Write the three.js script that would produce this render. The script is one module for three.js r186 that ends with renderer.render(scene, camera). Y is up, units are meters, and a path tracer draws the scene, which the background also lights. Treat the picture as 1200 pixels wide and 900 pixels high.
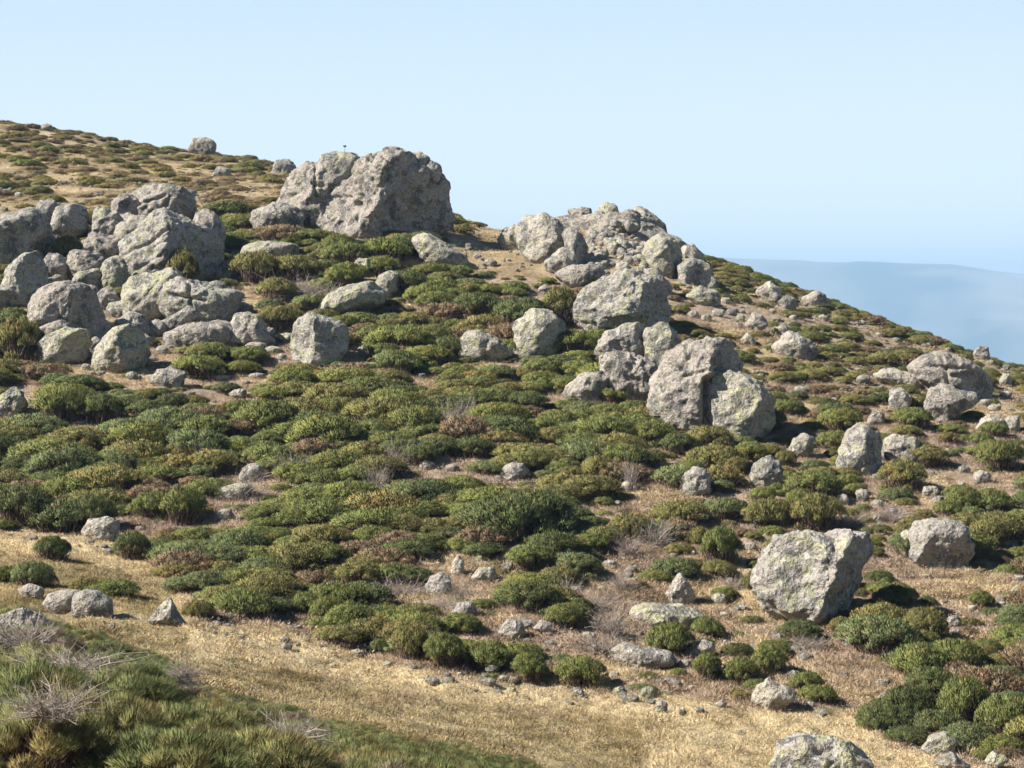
import * as THREE from 'three';
import { mergeVertices } from 'three/addons/utils/BufferGeometryUtils.js';

// ---------------------------------------------------------------- camera, sky, sun, exposure
const F = 2240;                                   // focal length in photo pixels (1200 x 900)
const HORIZON = 350;                              // photo row of the horizon
const PITCH = Math.atan((450 - HORIZON) / F);
const EYE = 12;                                   // camera height in metres
const scene = new THREE.Scene();
const camera = new THREE.PerspectiveCamera(2 * Math.atan(450 / F) * 180 / Math.PI, 4 / 3, 0.5, 60000);
camera.position.set(0, EYE, 0);
camera.rotation.x = -PITCH;
scene.add(camera);
const renderer = new THREE.WebGLRenderer({ antialias: true });
renderer.toneMapping = THREE.LinearToneMapping;
renderer.toneMappingExposure = 2.45;
renderer.shadowMap.enabled = true;

{ // clear mountain sky: pale at the horizon, deeper blue overhead
  const w = 64, h = 256, a = new Float32Array(w * h * 4);
  const K = [[-90, 0.09, 0.10, 0.11], [-3, 0.34, 0.37, 0.40], [0, 0.47, 0.49, 0.50], [3, 0.385, 0.43, 0.465], [10, 0.255, 0.33, 0.41], [16, 0.105, 0.17, 0.25], [30, 0.03, 0.065, 0.13], [90, 0.012, 0.032, 0.08]];
  for (let j = 0; j < h; j++) {
    const e = ((j + 0.5) / h - 0.5) * 180;
    let k = 0; while (k < K.length - 2 && e > K[k + 1][0]) k++;
    const t = Math.min(1, Math.max(0, (e - K[k][0]) / (K[k + 1][0] - K[k][0])));
    for (let i = 0; i < w; i++) {
      const o = (j * w + i) * 4;
      for (let c = 0; c < 3; c++) a[o + c] = K[k][c + 1] * (1 - t) + K[k + 1][c + 1] * t;
      a[o + 3] = 1;
    }
  }
  const sky = new THREE.DataTexture(a, w, h, THREE.RGBAFormat, THREE.FloatType);
  sky.mapping = THREE.EquirectangularReflectionMapping; sky.magFilter = THREE.LinearFilter; sky.minFilter = THREE.LinearFilter;
  sky.needsUpdate = true;
  scene.background = sky; scene.environment = sky;
}
const SUN = new THREE.Vector3(-0.72, 0.63, 0.24).normalize();
const sun = new THREE.DirectionalLight(new THREE.Color(1, 0.95, 0.87), 5.0);
sun.position.set(SUN.x * 250, SUN.y * 250 + 10, SUN.z * 250 - 80);
sun.target.position.set(0, 10, -80); scene.add(sun.target);
sun.castShadow = true; sun.shadow.mapSize.set(4096, 4096);
Object.assign(sun.shadow.camera, { left: -120, right: 120, top: 120, bottom: -120, near: 1, far: 600 });
sun.shadow.radius = 1;
scene.add(sun);
scene.fog = new THREE.FogExp2(new THREE.Color(0.45, 0.70, 1.0), 0.00018);

// ---------------------------------------------------------------- random numbers, noise, helpers
function rng(seed) { let a = seed >>> 0; return () => { a = (a + 0x6D2B79F5) | 0; let t = Math.imul(a ^ (a >>> 15), 1 | a); t = (t + Math.imul(t ^ (t >>> 7), 61 | t)) ^ t; return ((t ^ (t >>> 14)) >>> 0) / 4294967296; }; }
const R = rng(7341);
const rr = (a, b, f = R) => a + (b - a) * f();
const clamp = (v, a, b) => Math.min(b, Math.max(a, v));
const smooth = (a, b, v) => { const t = clamp((v - a) / (b - a), 0, 1); return t * t * (3 - 2 * t); };
const PERM = new Uint8Array(512); { const r = rng(99), p = [...Array(256).keys()]; for (let i = 255; i > 0; i--) { const j = Math.floor(r() * (i + 1)); [p[i], p[j]] = [p[j], p[i]]; } for (let i = 0; i < 512; i++) PERM[i] = p[i & 255]; }
const grad = (h, x, y, z) => { h &= 15; const u = h < 8 ? x : y, v = h < 4 ? y : h === 12 || h === 14 ? x : z; return ((h & 1) ? -u : u) + ((h & 2) ? -v : v); };
function noise(x, y, z) {
  const X0 = Math.floor(x), Y0 = Math.floor(y), Z0 = Math.floor(z); x -= X0; y -= Y0; z -= Z0;
  const X = X0 & 255, Y = Y0 & 255, Z = Z0 & 255;
  const u = x * x * x * (x * (x * 6 - 15) + 10), v = y * y * y * (y * (y * 6 - 15) + 10), w = z * z * z * (z * (z * 6 - 15) + 10);
  const A = PERM[X] + Y, AA = PERM[A] + Z, AB = PERM[A + 1] + Z, B = PERM[X + 1] + Y, BA = PERM[B] + Z, BB = PERM[B + 1] + Z;
  const l = (a, b, t) => a + (b - a) * t;
  return l(l(l(grad(PERM[AA], x, y, z), grad(PERM[BA], x - 1, y, z), u), l(grad(PERM[AB], x, y - 1, z), grad(PERM[BB], x - 1, y - 1, z), u), v),
    l(l(grad(PERM[AA + 1], x, y, z - 1), grad(PERM[BA + 1], x - 1, y, z - 1), u), l(grad(PERM[AB + 1], x, y - 1, z - 1), grad(PERM[BB + 1], x - 1, y - 1, z - 1), u), v), w);
}
function fbm(x, y, z, o) { let s = 0, a = 0.5, f = 1; for (let i = 0; i < o; i++) { s += a * noise(x * f + i * 17.3, y * f - i * 9.1, z * f + i * 5.7); a *= 0.5; f *= 2.03; } return s; }

const used = new Map();
function numbered(name) { const n = used.get(name) || 0; used.set(name, n + 1); return n ? name + '_' + String(n).padStart(3, '0') : name; }
function tag(o, label, category, group, kind) { if (label) o.userData.label = label; if (category) o.userData.category = category; if (group) o.userData.group = group; if (kind) o.userData.kind = kind; return o; }
const shadowed = m => { m.castShadow = true; m.receiveShadow = true; return m; };

// photo pixel -> column and row as a level camera of the same focal length would see them (x / d and y / d)
function level(px, py) {
  const a = (px - 600) / F, b = (450 - py) / F, c = Math.cos(PITCH), s = Math.sin(PITCH);
  const y = b * c - s, z = c + b * s;
  return [a / z, y / z];
}
function project(x, y, z) { // world -> photo pixel
  const c = Math.cos(PITCH), s = Math.sin(PITCH), Y = y - EYE, D = -z;
  const d = D * c - Y * s, v = Y * c + D * s;
  return [600 + F * x / d, 450 - F * v / d];
}

// ---------------------------------------------------------------- terrain: a hillside across a small hollow
const DK = [4, 10, 16, 22, 28, 34, 40, 46, 52, 60, 66, 72, 78, 84, 92, 100, 110, 120, 135, 150, 165, 185, 230, 320];
const TABLE = [
  [-700, [1246, 1050, 870, 780, 725, 700, 690, 668, 630, 575, 525, 470, 422, 382, 330, 275, 230, 200, 165, 130, 95, 80, 100, 230]],
  [0, [1246, 1070, 895, 800, 748, 745, 738, 702, 655, 600, 548, 492, 440, 394, 328, 274, 242, 222, 195, 168, 146, 152, 200, 320]],
  [200, [1246, 1100, 925, 848, 800, 796, 772, 724, 680, 612, 556, 500, 449, 400, 330, 274, 242, 226, 208, 190, 178, 182, 220, 330]],
  [320, [1246, 1125, 985, 905, 862, 840, 802, 748, 690, 613, 558, 503, 452, 404, 338, 284, 247, 230, 213, 199, 195, 205, 240, 340]],
  [420, [1246, 1140, 1005, 925, 882, 862, 828, 770, 700, 615, 560, 505, 455, 408, 342, 284, 254, 242, 236, 238, 250, 265, 300, 370]],
  [530, [1246, 1175, 1060, 968, 918, 890, 842, 778, 702, 615, 560, 507, 458, 413, 350, 297, 264, 255, 258, 268, 280, 300, 335, 390]],
  [580, [1246, 1185, 1085, 1000, 948, 908, 850, 783, 705, 616, 561, 508, 459, 414, 353, 304, 277, 271, 277, 288, 300, 318, 345, 395]],
  [640, [1246, 1200, 1125, 1040, 990, 930, 858, 788, 708, 618, 562, 510, 461, 416, 354, 304, 272, 266, 274, 286, 300, 320, 350, 400]],
  [720, [1246, 1200, 1135, 1060, 1000, 938, 864, 796, 718, 628, 570, 517, 466, 420, 359, 308, 274, 264, 272, 286, 302, 325, 355, 405]],
  [820, [1246, 1200, 1140, 1070, 1005, 942, 869, 806, 731, 641, 581, 526, 473, 427, 372, 332, 310, 304, 312, 326, 342, 360, 390, 430]],
  [1000, [1246, 1200, 1145, 1080, 1015, 960, 886, 817, 742, 656, 597, 542, 492, 450, 411, 386, 370, 368, 378, 392, 405, 425, 460, 520]],
  [1200, [1246, 1200, 1150, 1090, 1025, 975, 896, 824, 750, 667, 608, 554, 510, 477, 453, 439, 436, 442, 458, 476, 495, 520, 560, 620]],
  [1900, [1246, 1200, 1150, 1100, 1045, 1000, 925, 865, 800, 730, 690, 660, 640, 625, 615, 612, 615, 622, 640, 660, 680, 700, 730, 780]],
];
const mono = TABLE.map(([, v]) => { // monotone-ish cubic tangents over depth
  const m = v.map((_, i) => { if (i === 0 || i === v.length - 1) return 0; const a = (v[i] - v[i - 1]) / (DK[i] - DK[i - 1]), b = (v[i + 1] - v[i]) / (DK[i + 1] - DK[i]); return a * b <= 0 ? 0 : 2 * a * b / (a + b); });
  m[0] = (v[1] - v[0]) / (DK[1] - DK[0]); m[v.length - 1] = (v[v.length - 1] - v[v.length - 2]) / 90; return m;
});
function rowOf(c, d) { // level row of the ground in table column c at depth d
  const v = TABLE[c][1], m = mono[c]; if (d <= DK[0]) return v[0]; const n = DK.length; if (d >= DK[n - 1]) return v[n - 1];
  let i = 0; while (d > DK[i + 1]) i++;
  const h = DK[i + 1] - DK[i], t = (d - DK[i]) / h, t2 = t * t, t3 = t2 * t;
  return v[i] * (2 * t3 - 3 * t2 + 1) + m[i] * h * (t3 - 2 * t2 + t) + v[i + 1] * (-2 * t3 + 3 * t2) + m[i + 1] * h * (t3 - t2);
}
function baseHeight(x, d) {
  const de = Math.max(d, 12), px = 600 + F * x / de, q = clamp(px, -690, 1890);
  let c = 0; while (c < TABLE.length - 2 && q > TABLE[c + 1][0]) c++;
  const c0 = Math.max(0, c - 1), c3 = Math.min(TABLE.length - 1, c + 2), t = (q - TABLE[c][0]) / (TABLE[c + 1][0] - TABLE[c][0]);
  const w = TABLE[c + 1][0] - TABLE[c][0], dd = clamp(d, 4, 320);
  const p0 = rowOf(c0, dd), p1 = rowOf(c, dd), p2 = rowOf(c + 1, dd), p3 = rowOf(c3, dd);
  const m1 = c0 === c ? (p2 - p1) : (p2 - p0) / (TABLE[c + 1][0] - TABLE[c0][0]) * w, m2 = c3 === c + 1 ? (p2 - p1) : (p3 - p1) / (TABLE[c3][0] - TABLE[c][0]) * w;
  const t2 = t * t, t3 = t2 * t, row = p1 * (2 * t3 - 3 * t2 + 1) + m1 * (t3 - 2 * t2 + t) + p2 * (-2 * t3 + 3 * t2) + m2 * (t3 - t2);
  let y = -(row - HORIZON) / F * dd;
  if (d < 4) y = -1.6 + (4 - d) * 0.02;
  if (d > 320) y = y - (d - 320) * 0.22 - smooth(320, 900, d) * 40;
  return Math.max(EYE + y, -688 + 10 * noise(x * 0.002, d * 0.002, 3));
}
function ground(x, z) {
  const d = -z; let h = baseHeight(x, d);
  if (d < 330) h += 0.34 * fbm(x * 0.16, z * 0.16, 1.7, 2) * smooth(6, 40, d) + 0.16 * fbm(x * 0.8, z * 0.8, 9.2, 2) + (0.11 * noise(x * 1.5, z * 2.3, 4.4) + 0.06 * noise(x * 3.7, z * 4.2, 6.4)) * (1 - smooth(60, 110, d));
  return h;
}
// where the ray through a photo pixel meets the ground (first hit beyond depth "from")
function hit(px, py, from = 6) {
  const [a, b] = level(px, py); let last = from;
  for (let d = from; d < 330; d += 0.4) {
    if (EYE + b * d <= ground(a * d, -d)) {
      let lo = last, hi = d; for (let k = 0; k < 12; k++) { const m = (lo + hi) / 2; if (EYE + b * m <= ground(a * m, -m)) hi = m; else lo = m; }
      return new THREE.Vector3(a * hi, ground(a * hi, -hi), -hi);
    }
    last = d;
  }
  return null;
}
const at = (px, py, d) => { const [a, b] = level(px, py); return new THREE.Vector3(a * d, EYE + b * d, -d); };

// zones read in photo pixels
const poly1 = (pts, x) => { if (x <= pts[0][0]) return pts[0][1]; for (let i = 1; i < pts.length; i++) if (x <= pts[i][0]) return pts[i - 1][1] + (pts[i][1] - pts[i - 1][1]) * (x - pts[i - 1][0]) / (pts[i][0] - pts[i - 1][0]); return pts[pts.length - 1][1]; };
const meadowEdge = px => poly1([[-200, 640], [0, 626], [100, 628], [190, 650], [230, 733], [330, 738], [440, 775], [560, 800], [700, 815], [800, 815], [860, 832], [1010, 832], [1040, 872], [1120, 893], [1300, 925]], px);

// textures ------------------------------------------------------------------------------------
function tileNoise(n, cells, seed) { // periodic value noise, n x n
  const r = rng(seed), g = new Float32Array(cells * cells).map(() => r()), o = new Float32Array(n * n);
  for (let j = 0; j < n; j++) for (let i = 0; i < n; i++) {
    const x = i / n * cells, y = j / n * cells, X = Math.floor(x), Y = Math.floor(y), u = x - X, v = y - Y, s = u * u * (3 - 2 * u), t = v * v * (3 - 2 * v), X1 = (X + 1) % cells, Y1 = (Y + 1) % cells;
    o[j * n + i] = (g[Y * cells + X] * (1 - s) + g[Y * cells + X1] * s) * (1 - t) + (g[Y1 * cells + X] * (1 - s) + g[Y1 * cells + X1] * s) * t;
  }
  return o;
}
function tileFbm(n, cells, oct, seed) { const o = new Float32Array(n * n); let a = 0.5, tot = 0; for (let k = 0; k < oct; k++) { const q = tileNoise(n, Math.min(n, cells << k), seed + k * 31); for (let i = 0; i < o.length; i++) o[i] += q[i] * a; tot += a; a *= 0.55; } for (let i = 0; i < o.length; i++) o[i] /= tot; return o; }
const toS = v => 255 * (v <= 0.0031308 ? 12.92 * v : 1.055 * Math.pow(v, 1 / 2.4) - 0.055);
function colorTexture(n, f) { const a = new Uint8Array(n * n * 4); for (let i = 0; i < n * n; i++) { const c = f(i); for (let k = 0; k < 3; k++) a[i * 4 + k] = clamp(toS(clamp(c[k], 0, 1)), 0, 255); a[i * 4 + 3] = 255; } const t = new THREE.DataTexture(a, n, n); t.colorSpace = THREE.SRGBColorSpace; t.wrapS = t.wrapT = THREE.RepeatWrapping; t.magFilter = THREE.LinearFilter; t.minFilter = THREE.LinearMipmapLinearFilter; t.generateMipmaps = true; t.needsUpdate = true; return t; }
function greyTexture(n, f) { const a = new Uint8Array(n * n * 4); for (let i = 0; i < n * n; i++) { const v = clamp(f(i) * 255, 0, 255); a[i * 4] = a[i * 4 + 1] = a[i * 4 + 2] = v; a[i * 4 + 3] = 255; } const t = new THREE.DataTexture(a, n, n); t.wrapS = t.wrapT = THREE.RepeatWrapping; t.magFilter = THREE.LinearFilter; t.minFilter = THREE.LinearMipmapLinearFilter; t.generateMipmaps = true; t.needsUpdate = true; return t; }

// granite: pinkish grey, speckled, with pale and yellow-green lichen and dark crust
function graniteSet(seed, lichen) {
  const n = 1024, big = tileFbm(n, 3, 5, seed), mid = tileFbm(n, 12, 4, seed + 5), crust = tileFbm(n, 7, 6, seed + 9), yel = tileFbm(n, 9, 5, seed + 13), sp = tileFbm(n, 160, 2, seed + 21), pit = tileFbm(n, 40, 4, seed + 33);
  const map = colorTexture(n, i => {
    let v = 0.78 + (big[i] - 0.5) * 0.55 + (mid[i] - 0.5) * 0.4 + (sp[i] - 0.5) * 0.5;
    let c = [0.355 * v, 0.315 * v, 0.268 * v];
    const k = smooth(0.51, 0.63, crust[i]) * 0.78; c = [c[0] * (1 - k) + 0.085 * k, c[1] * (1 - k) + 0.085 * k, c[2] * (1 - k) + 0.08 * k];
    const y = smooth(0.57, 0.66, yel[i]) * lichen; c = [c[0] * (1 - y) + 0.38 * y * v, c[1] * (1 - y) + 0.37 * y * v, c[2] * (1 - y) + 0.21 * y * v];
    const w = smooth(0.60, 0.68, pit[i]) * 0.5; c = c.map(q => q * (1 - w) + 0.42 * w);
    const p = smooth(0.40, 0.30, pit[i]) * 0.6; return c.map(q => q * (1 - p * 0.6));
  });
  const bump = greyTexture(n, i => 0.5 + (mid[i] - 0.5) * 0.6 + (pit[i] - 0.5) * 0.9 + (sp[i] - 0.5) * 0.25);
  return { map, bump };
}
const G1 = graniteSet(11, 0.75), G2 = graniteSet(57, 0.35);
const graniteMat = (s, rgb) => new THREE.MeshStandardMaterial({ map: s.map, bumpMap: s.bump, bumpScale: 0.09, roughness: 0.95, color: new THREE.Color().setRGB(...rgb) });
const GM = [graniteMat(G1, [1, 1, 1]), graniteMat(G2, [1.0, 0.96, 0.94]), graniteMat(G1, [1.06, 1.06, 0.98]), graniteMat(G2, [0.97, 0.97, 0.96]), graniteMat(G2, [1.14, 1.12, 1.07])];

// soil and matted dry grass
const soilN = 1024, sA = tileFbm(soilN, 10, 6, 201), sB = tileFbm(soilN, 64, 4, 233), sC = tileFbm(soilN, 220, 2, 277);
const soilMap = colorTexture(soilN, i => { const v = 0.80 + (sA[i] - 0.5) * 0.7 + (sB[i] - 0.5) * 0.75 + (sC[i] - 0.5) * 0.7; return [v, v * 0.985, v * 0.96]; });
const soilBump = greyTexture(soilN, i => 0.5 + (sA[i] - 0.5) * 0.5 + (sB[i] - 0.5) * 0.9 + (sC[i] - 0.5) * 0.4);
const soilMat = new THREE.MeshStandardMaterial({ map: soilMap, bumpMap: soilBump, bumpScale: 0.10, roughness: 1, vertexColors: true });

const mix3 = (a, b, t) => [a[0] + (b[0] - a[0]) * t, a[1] + (b[1] - a[1]) * t, a[2] + (b[2] - a[2]) * t];
function soilColor(x, z) { // straw, pink grit, olive turf: patches of different matter
  const d = -z, [px, py] = project(x, ground(x, z), z);
  const n1 = fbm(x * 0.22, z * 0.22, 31, 4), n2 = fbm(x * 0.9, z * 0.9, 57, 3), n3 = fbm(x * 2.7, z * 2.7, 77, 2);
  const straw = [0.66, 0.52, 0.30], pink = [0.42, 0.315, 0.235], olive = [0.265, 0.20, 0.085], brown = [0.16, 0.105, 0.06];
  const inMeadow = d > 30 && d < 62 ? smooth(-8, 8, py - meadowEdge(px)) : 0;
  let c = mix3(pink, straw, clamp(0.35 + n1 * 1.6 + n2 * 0.8, 0, 1));
  c = mix3(c, brown, smooth(0.04, 0.26, n2 + n3 * 0.7) * 0.75);
  const lower = smooth(-14, 14, py - meadowEdge(px) - 30 + n1 * 50) * (px < 760 ? 1 : 0.25);
  let m = mix3(straw, olive, clamp(lower * (0.75 + n2) + smooth(0.12, 0.4, n2) * 0.5, 0, 1)); m = mix3(m, pink, smooth(0.18, 0.35, n1) * 0.5);
  c = mix3(c, m, inMeadow);
  if (d > 96 && px < 640) c = mix3(c, mix3(straw, [0.24, 0.17, 0.085], clamp(0.5 + n1 * 2, 0, 1)), 0.8);
  return c;
}
{ // the hill itself: one sheet, fine where the photograph looks
  const us = []; { const edge = [-3.2, -1.6, -1.0, -0.7, -0.55, -0.45, -0.38, -0.33]; us.push(...edge); for (let i = 0; i <= 520; i++) us.push(-0.30 + 0.60 * i / 520); us.push(...edge.map(v => -v).reverse()); }
  const ds = [-60, -30, -10, 0]; let d = 2; while (d < 12) { ds.push(d); d += 0.5; } while (d < 36) { ds.push(d); d += 0.16; } while (d < 66) { ds.push(d); d += 0.13; } while (d < 130) { ds.push(d); d += 0.26; } while (d < 200) { ds.push(d); d += 0.8; } while (d < 330) { ds.push(d); d += 5; }
  ds.push(360, 420, 500, 620, 800, 1000, 1300, 1700, 2200, 2800, 3500);
  const nu = us.length, nd = ds.length, P = new Float32Array(nu * nd * 3), U = new Float32Array(nu * nd * 2), C = new Float32Array(nu * nd * 3), I = [];
  for (let j = 0; j < nd; j++) for (let i = 0; i < nu; i++) {
    const x = us[i] * Math.max(ds[j], 12), z = -ds[j], k = j * nu + i, y = ground(x, z);
    P.set([x, y, z], k * 3); U.set([x / 2.7 + 0.13 * noise(x * 0.4, z * 0.4, 2), z / 2.7 + 0.13 * noise(x * 0.4, z * 0.4, 8)], k * 2); C.set(soilColor(x, z), k * 3);
    if (i < nu - 1 && j < nd - 1) I.push(k, k + 1, k + nu + 1, k, k + nu + 1, k + nu);
  }
  const g = new THREE.BufferGeometry();
  g.setAttribute('position', new THREE.BufferAttribute(P, 3)); g.setAttribute('uv', new THREE.BufferAttribute(U, 2)); g.setAttribute('color', new THREE.BufferAttribute(C, 3)); g.setIndex(I); g.computeVertexNormals();
  const m = shadowed(new THREE.Mesh(g, soilMat)); m.name = 'hillside_terrain';
  tag(m, 'dry grass and pink granite soil of the hillside and hollow', 'terrain', null, 'structure'); scene.add(m);
}
{ // the valley floor and the far range across it
  const flat = new THREE.MeshStandardMaterial({ color: new THREE.Color().setRGB(0.11, 0.12, 0.07), roughness: 1 });
  const g = new THREE.CircleGeometry(9800, 64); g.rotateX(-Math.PI / 2);
  const m = shadowed(new THREE.Mesh(g, flat)); m.position.y = -700; m.name = 'valley_ground'; tag(m, 'wide hazy valley floor far below the ridge', 'valley', null, 'structure'); scene.add(m);
  const SK = [[-2600, 330], [-800, 318], [0, 300], [700, 297], [830, 301], [900, 304.5], [950, 306], [1010, 307], [1060, 308.5], [1110, 309], [1150, 314], [1200, 322], [1500, 345], [2400, 372], [4200, 400]];
  const nx = 260, nz = 70, P = [], C = [], I = [], z0 = 5500, z1 = 9600, zt = 8600;
  for (let j = 0; j <= nz; j++) for (let i = 0; i <= nx; i++) {
    const t = j / nz, D = z0 + (z1 - z0) * t, px = -2600 + 6800 * i / nx, x = (px - 600) / F * D;
    const crest = (HORIZON - poly1(SK, px)) / F * zt + 26 * fbm(px * 0.016, 3, 1, 4);
    const up = smooth(z0, zt, D), dn = 1 - smooth(zt, z1, D) * 0.6;
    const rough = fbm(x * 0.0011, D * 0.0011, 4, 5) * 330 * (1 - smooth(0.75, 1, up)) * smooth(0, 0.2, up);
    P.push(x, EYE - 712 + (crest + 712) * Math.pow(up, 0.8) * dn + rough - (D > zt ? 4 : 0), -D);
    const q = clamp(0.5 + 2.2 * fbm(x * 0.0016, D * 0.0016, 12, 4), 0, 1); C.push(...mix3([0.03, 0.05, 0.03], [0.30, 0.26, 0.17], q));
    if (i < nx && j < nz) { const k = j * (nx + 1) + i; I.push(k, k + 1, k + nx + 2, k, k + nx + 2, k + nx + 1); }
  }
  const gm = new THREE.BufferGeometry(); gm.setAttribute('position', new THREE.Float32BufferAttribute(P, 3)); gm.setAttribute('color', new THREE.Float32BufferAttribute(C, 3)); gm.setIndex(I); gm.computeVertexNormals();
  const r = shadowed(new THREE.Mesh(gm, new THREE.MeshStandardMaterial({ vertexColors: true, roughness: 1 }))); r.name = 'mountain_range'; tag(r, 'long blue hazy mountain range beyond the ridge', 'mountains', null, 'structure'); scene.add(r);
}

// ---------------------------------------------------------------- rocks
const icoCache = new Map();
function ico(n) {
  if (!icoCache.has(n)) { let g = new THREE.IcosahedronGeometry(1, n); g.deleteAttribute('uv'); g.deleteAttribute('normal'); g = mergeVertices(g, 1e-5); icoCache.set(n, { p: g.attributes.position.array, i: g.index.array }); }
  return icoCache.get(n);
}
// one rock: its outline as seen across the slope, given its own depth, then split by flat faces, joints and weathering
// outline: points in metres round the middle (x to the side, y up); depth: half depth in metres
function rockGeometry(outline, depth, o = {}) {
  const r = rng(o.seed || 1), size = o.size || 1, n = o.detail || 12;
  const ang = outline.map(([x, y]) => [Math.atan2(y, x), Math.hypot(x, y)]).sort((a, b) => a[0] - b[0]);
  const N = 180, rad = new Float32Array(N);
  for (let k = 0; k < N; k++) {
    const th = -Math.PI + (k + 0.5) / N * 2 * Math.PI, dx = Math.cos(th), dy = Math.sin(th); let best = 0;
    for (let i = 0; i < ang.length; i++) { // ray against each side
      const [a0, r0] = ang[i], [a1, r1] = ang[(i + 1) % ang.length], x0 = r0 * Math.cos(a0), y0 = r0 * Math.sin(a0), ex = r1 * Math.cos(a1) - x0, ey = r1 * Math.sin(a1) - y0;
      const den = dx * ey - dy * ex; if (Math.abs(den) < 1e-9) continue;
      const t = (x0 * ey - y0 * ex) / den, s = (x0 * dy - y0 * dx) / den; if (t > 0 && s >= -1e-6 && s <= 1 + 1e-6) best = Math.max(best, t);
    }
    rad[k] = best || ang[0][1];
  }
  const sm = new Float32Array(N); for (let k = 0; k < N; k++) { let s = 0; for (let q = -3; q <= 3; q++) s += rad[(k + q + N) % N]; sm[k] = s / 7; }
  const radius = th => { const f = (th + Math.PI) / (2 * Math.PI) * N - 0.5, k = Math.floor(f), t = f - k; return sm[(k + N) % N] * (1 - t) + sm[(k + 1 + N) % N] * t; };
  const { p: D, i: I } = ico(n), V = new Float32Array(D.length);
  const p = o.round ? 2.1 : 2.25, ox = r() * 50, oy = r() * 50, oz = r() * 50;
  const planes = (o.planes || []).map(q => [new THREE.Vector3(q[0], q[1], q[2]).normalize(), q[3] + 0.09]);
  for (let k = 0; k < (o.cuts ?? 3); k++) planes.push([new THREE.Vector3(rr(-1, 1, r), rr(-0.5, 1, r), rr(-0.3, 1, r)).normalize(), rr(0.84, 1.0, r)]);
  let hx = 0, hy = 0; for (const [x, y] of outline) { hx = Math.max(hx, Math.abs(x)); hy = Math.max(hy, Math.abs(y)); }
  const joints = []; for (let k = 0; k < (o.joints ?? 1); k++) { const m = new THREE.Vector3(rr(-1, 1, r), rr(-0.8, 0.8, r), rr(-0.4, 0.4, r)).normalize(); joints.push([m, rr(-0.45, 0.45, r) * size]); }
  const amp = o.rough ?? 1;
  for (let k = 0; k < D.length; k += 3) {
    const nx = D[k], ny = D[k + 1], nz = D[k + 2], rho = Math.hypot(nx, ny), th = Math.atan2(ny, nx);
    const s = Math.pow(Math.pow(rho, p) + Math.pow(Math.abs(nz), p), -1 / p), rd = radius(th);
    let x = rd * nx * s, y = rd * ny * s, z = depth * nz * s;
    const bend = size * (0.10 * noise(x / size * 1.3 + ox, y / size * 1.3 + oy, z / size * 1.3) + 0.05 * noise(x / size * 3.1 + oz, y / size * 3.1 + ox, z / size * 3.1));
    for (const [m, c] of planes) { // flat fracture faces, in the rock's own proportions
      const e = Math.hypot(m.x * hx, m.y * hy, m.z * depth), dd = x * m.x + y * m.y + z * m.z - c * e + bend; if (dd > -0.08 * e) { const t = dd + 0.08 * e, q = Math.min(0.96 * t, t * t / (t + 0.16 * e) * 1.12); x -= q * m.x; y -= q * m.y; z -= q * m.z; }
    }
    const L = Math.hypot(x, y, z) || 1, ux = x / L, uy = y / L, uz = z / L;
    const fx = x / size + ox, fy = y / size + oy, fz = z / size + oz;
    let dsp = size * amp * (0.10 * fbm(fx * 2.1, fy * 2.5, fz * 2.1, 4));
    const w = 0.10 * noise(fx * 3, fy * 3, fz * 3);
    for (const [m, c] of joints) { const dist = Math.abs(x * m.x + y * m.y + z * m.z - c + w * size); dsp -= size * 0.03 * clamp(0.4 + 2 * w * 5, 0, 1) * Math.exp(-Math.pow(dist / (size * 0.018), 2)); }
    if (o.cracks) for (const [x0, y0, x1, y1, wd, dp] of o.cracks) if (z > -0.2 * depth) { const ex = x1 - x0, ey = y1 - y0, t = clamp(((x - x0) * ex + (y - y0) * ey) / (ex * ex + ey * ey), 0, 1), q = Math.hypot(x - x0 - t * ex, y - y0 - t * ey) + w * 0.12; dsp -= dp * Math.exp(-Math.pow(q / wd, 2)); }
    const rd1 = 1 - Math.abs(noise(x * 1.7 + ox, y * 1.7 + oy, z * 1.7 + oz) * 2);
    dsp += amp * (0.07 * Math.min(1, size) * (rd1 - 0.6) + 0.085 * Math.min(1, size) * fbm(x * 4.2 + oy, y * 4.2 + oz, z * 4.2 + ox, 3));
    V[k] = x + ux * dsp; V[k + 1] = y + uy * dsp; V[k + 2] = z + uz * dsp;
  }
  let g = new THREE.BufferGeometry(); g.setAttribute('position', new THREE.BufferAttribute(V, 3)); g.setIndex(new THREE.BufferAttribute(I, 1)); g.computeVertexNormals();
  g = g.toNonIndexed();
  const A = g.attributes.position.array, Q = g.attributes.normal.array, U = new Float32Array(A.length / 3 * 2), T = 2.6;
  for (let f = 0; f < A.length / 9; f++) { // box-mapped grain, in metres
    const b = f * 9, ax = Math.abs(Q[b] + Q[b + 3] + Q[b + 6]), ay = Math.abs(Q[b + 1] + Q[b + 4] + Q[b + 7]), az = Math.abs(Q[b + 2] + Q[b + 5] + Q[b + 8]);
    for (let v = 0; v < 3; v++) { const x = A[b + v * 3], y = A[b + v * 3 + 1], z = A[b + v * 3 + 2], u = (f * 3 + v) * 2; const [p1, p2] = az >= ax && az >= ay ? [x, y] : ax >= ay ? [z, y] : [x, z]; U[u] = (p1 + ox * 7) / T; U[u + 1] = (p2 + oy * 7) / T; }
  }
  g.setAttribute('uv', new THREE.BufferAttribute(U, 2));
  return g;
}
const ROCKS = [];   // { poly, d, x, z, r, mark }
const LEVELS = [5, 8, 12, 17, 24, 32, 42, 54];
let rockSeed = 100;
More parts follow.
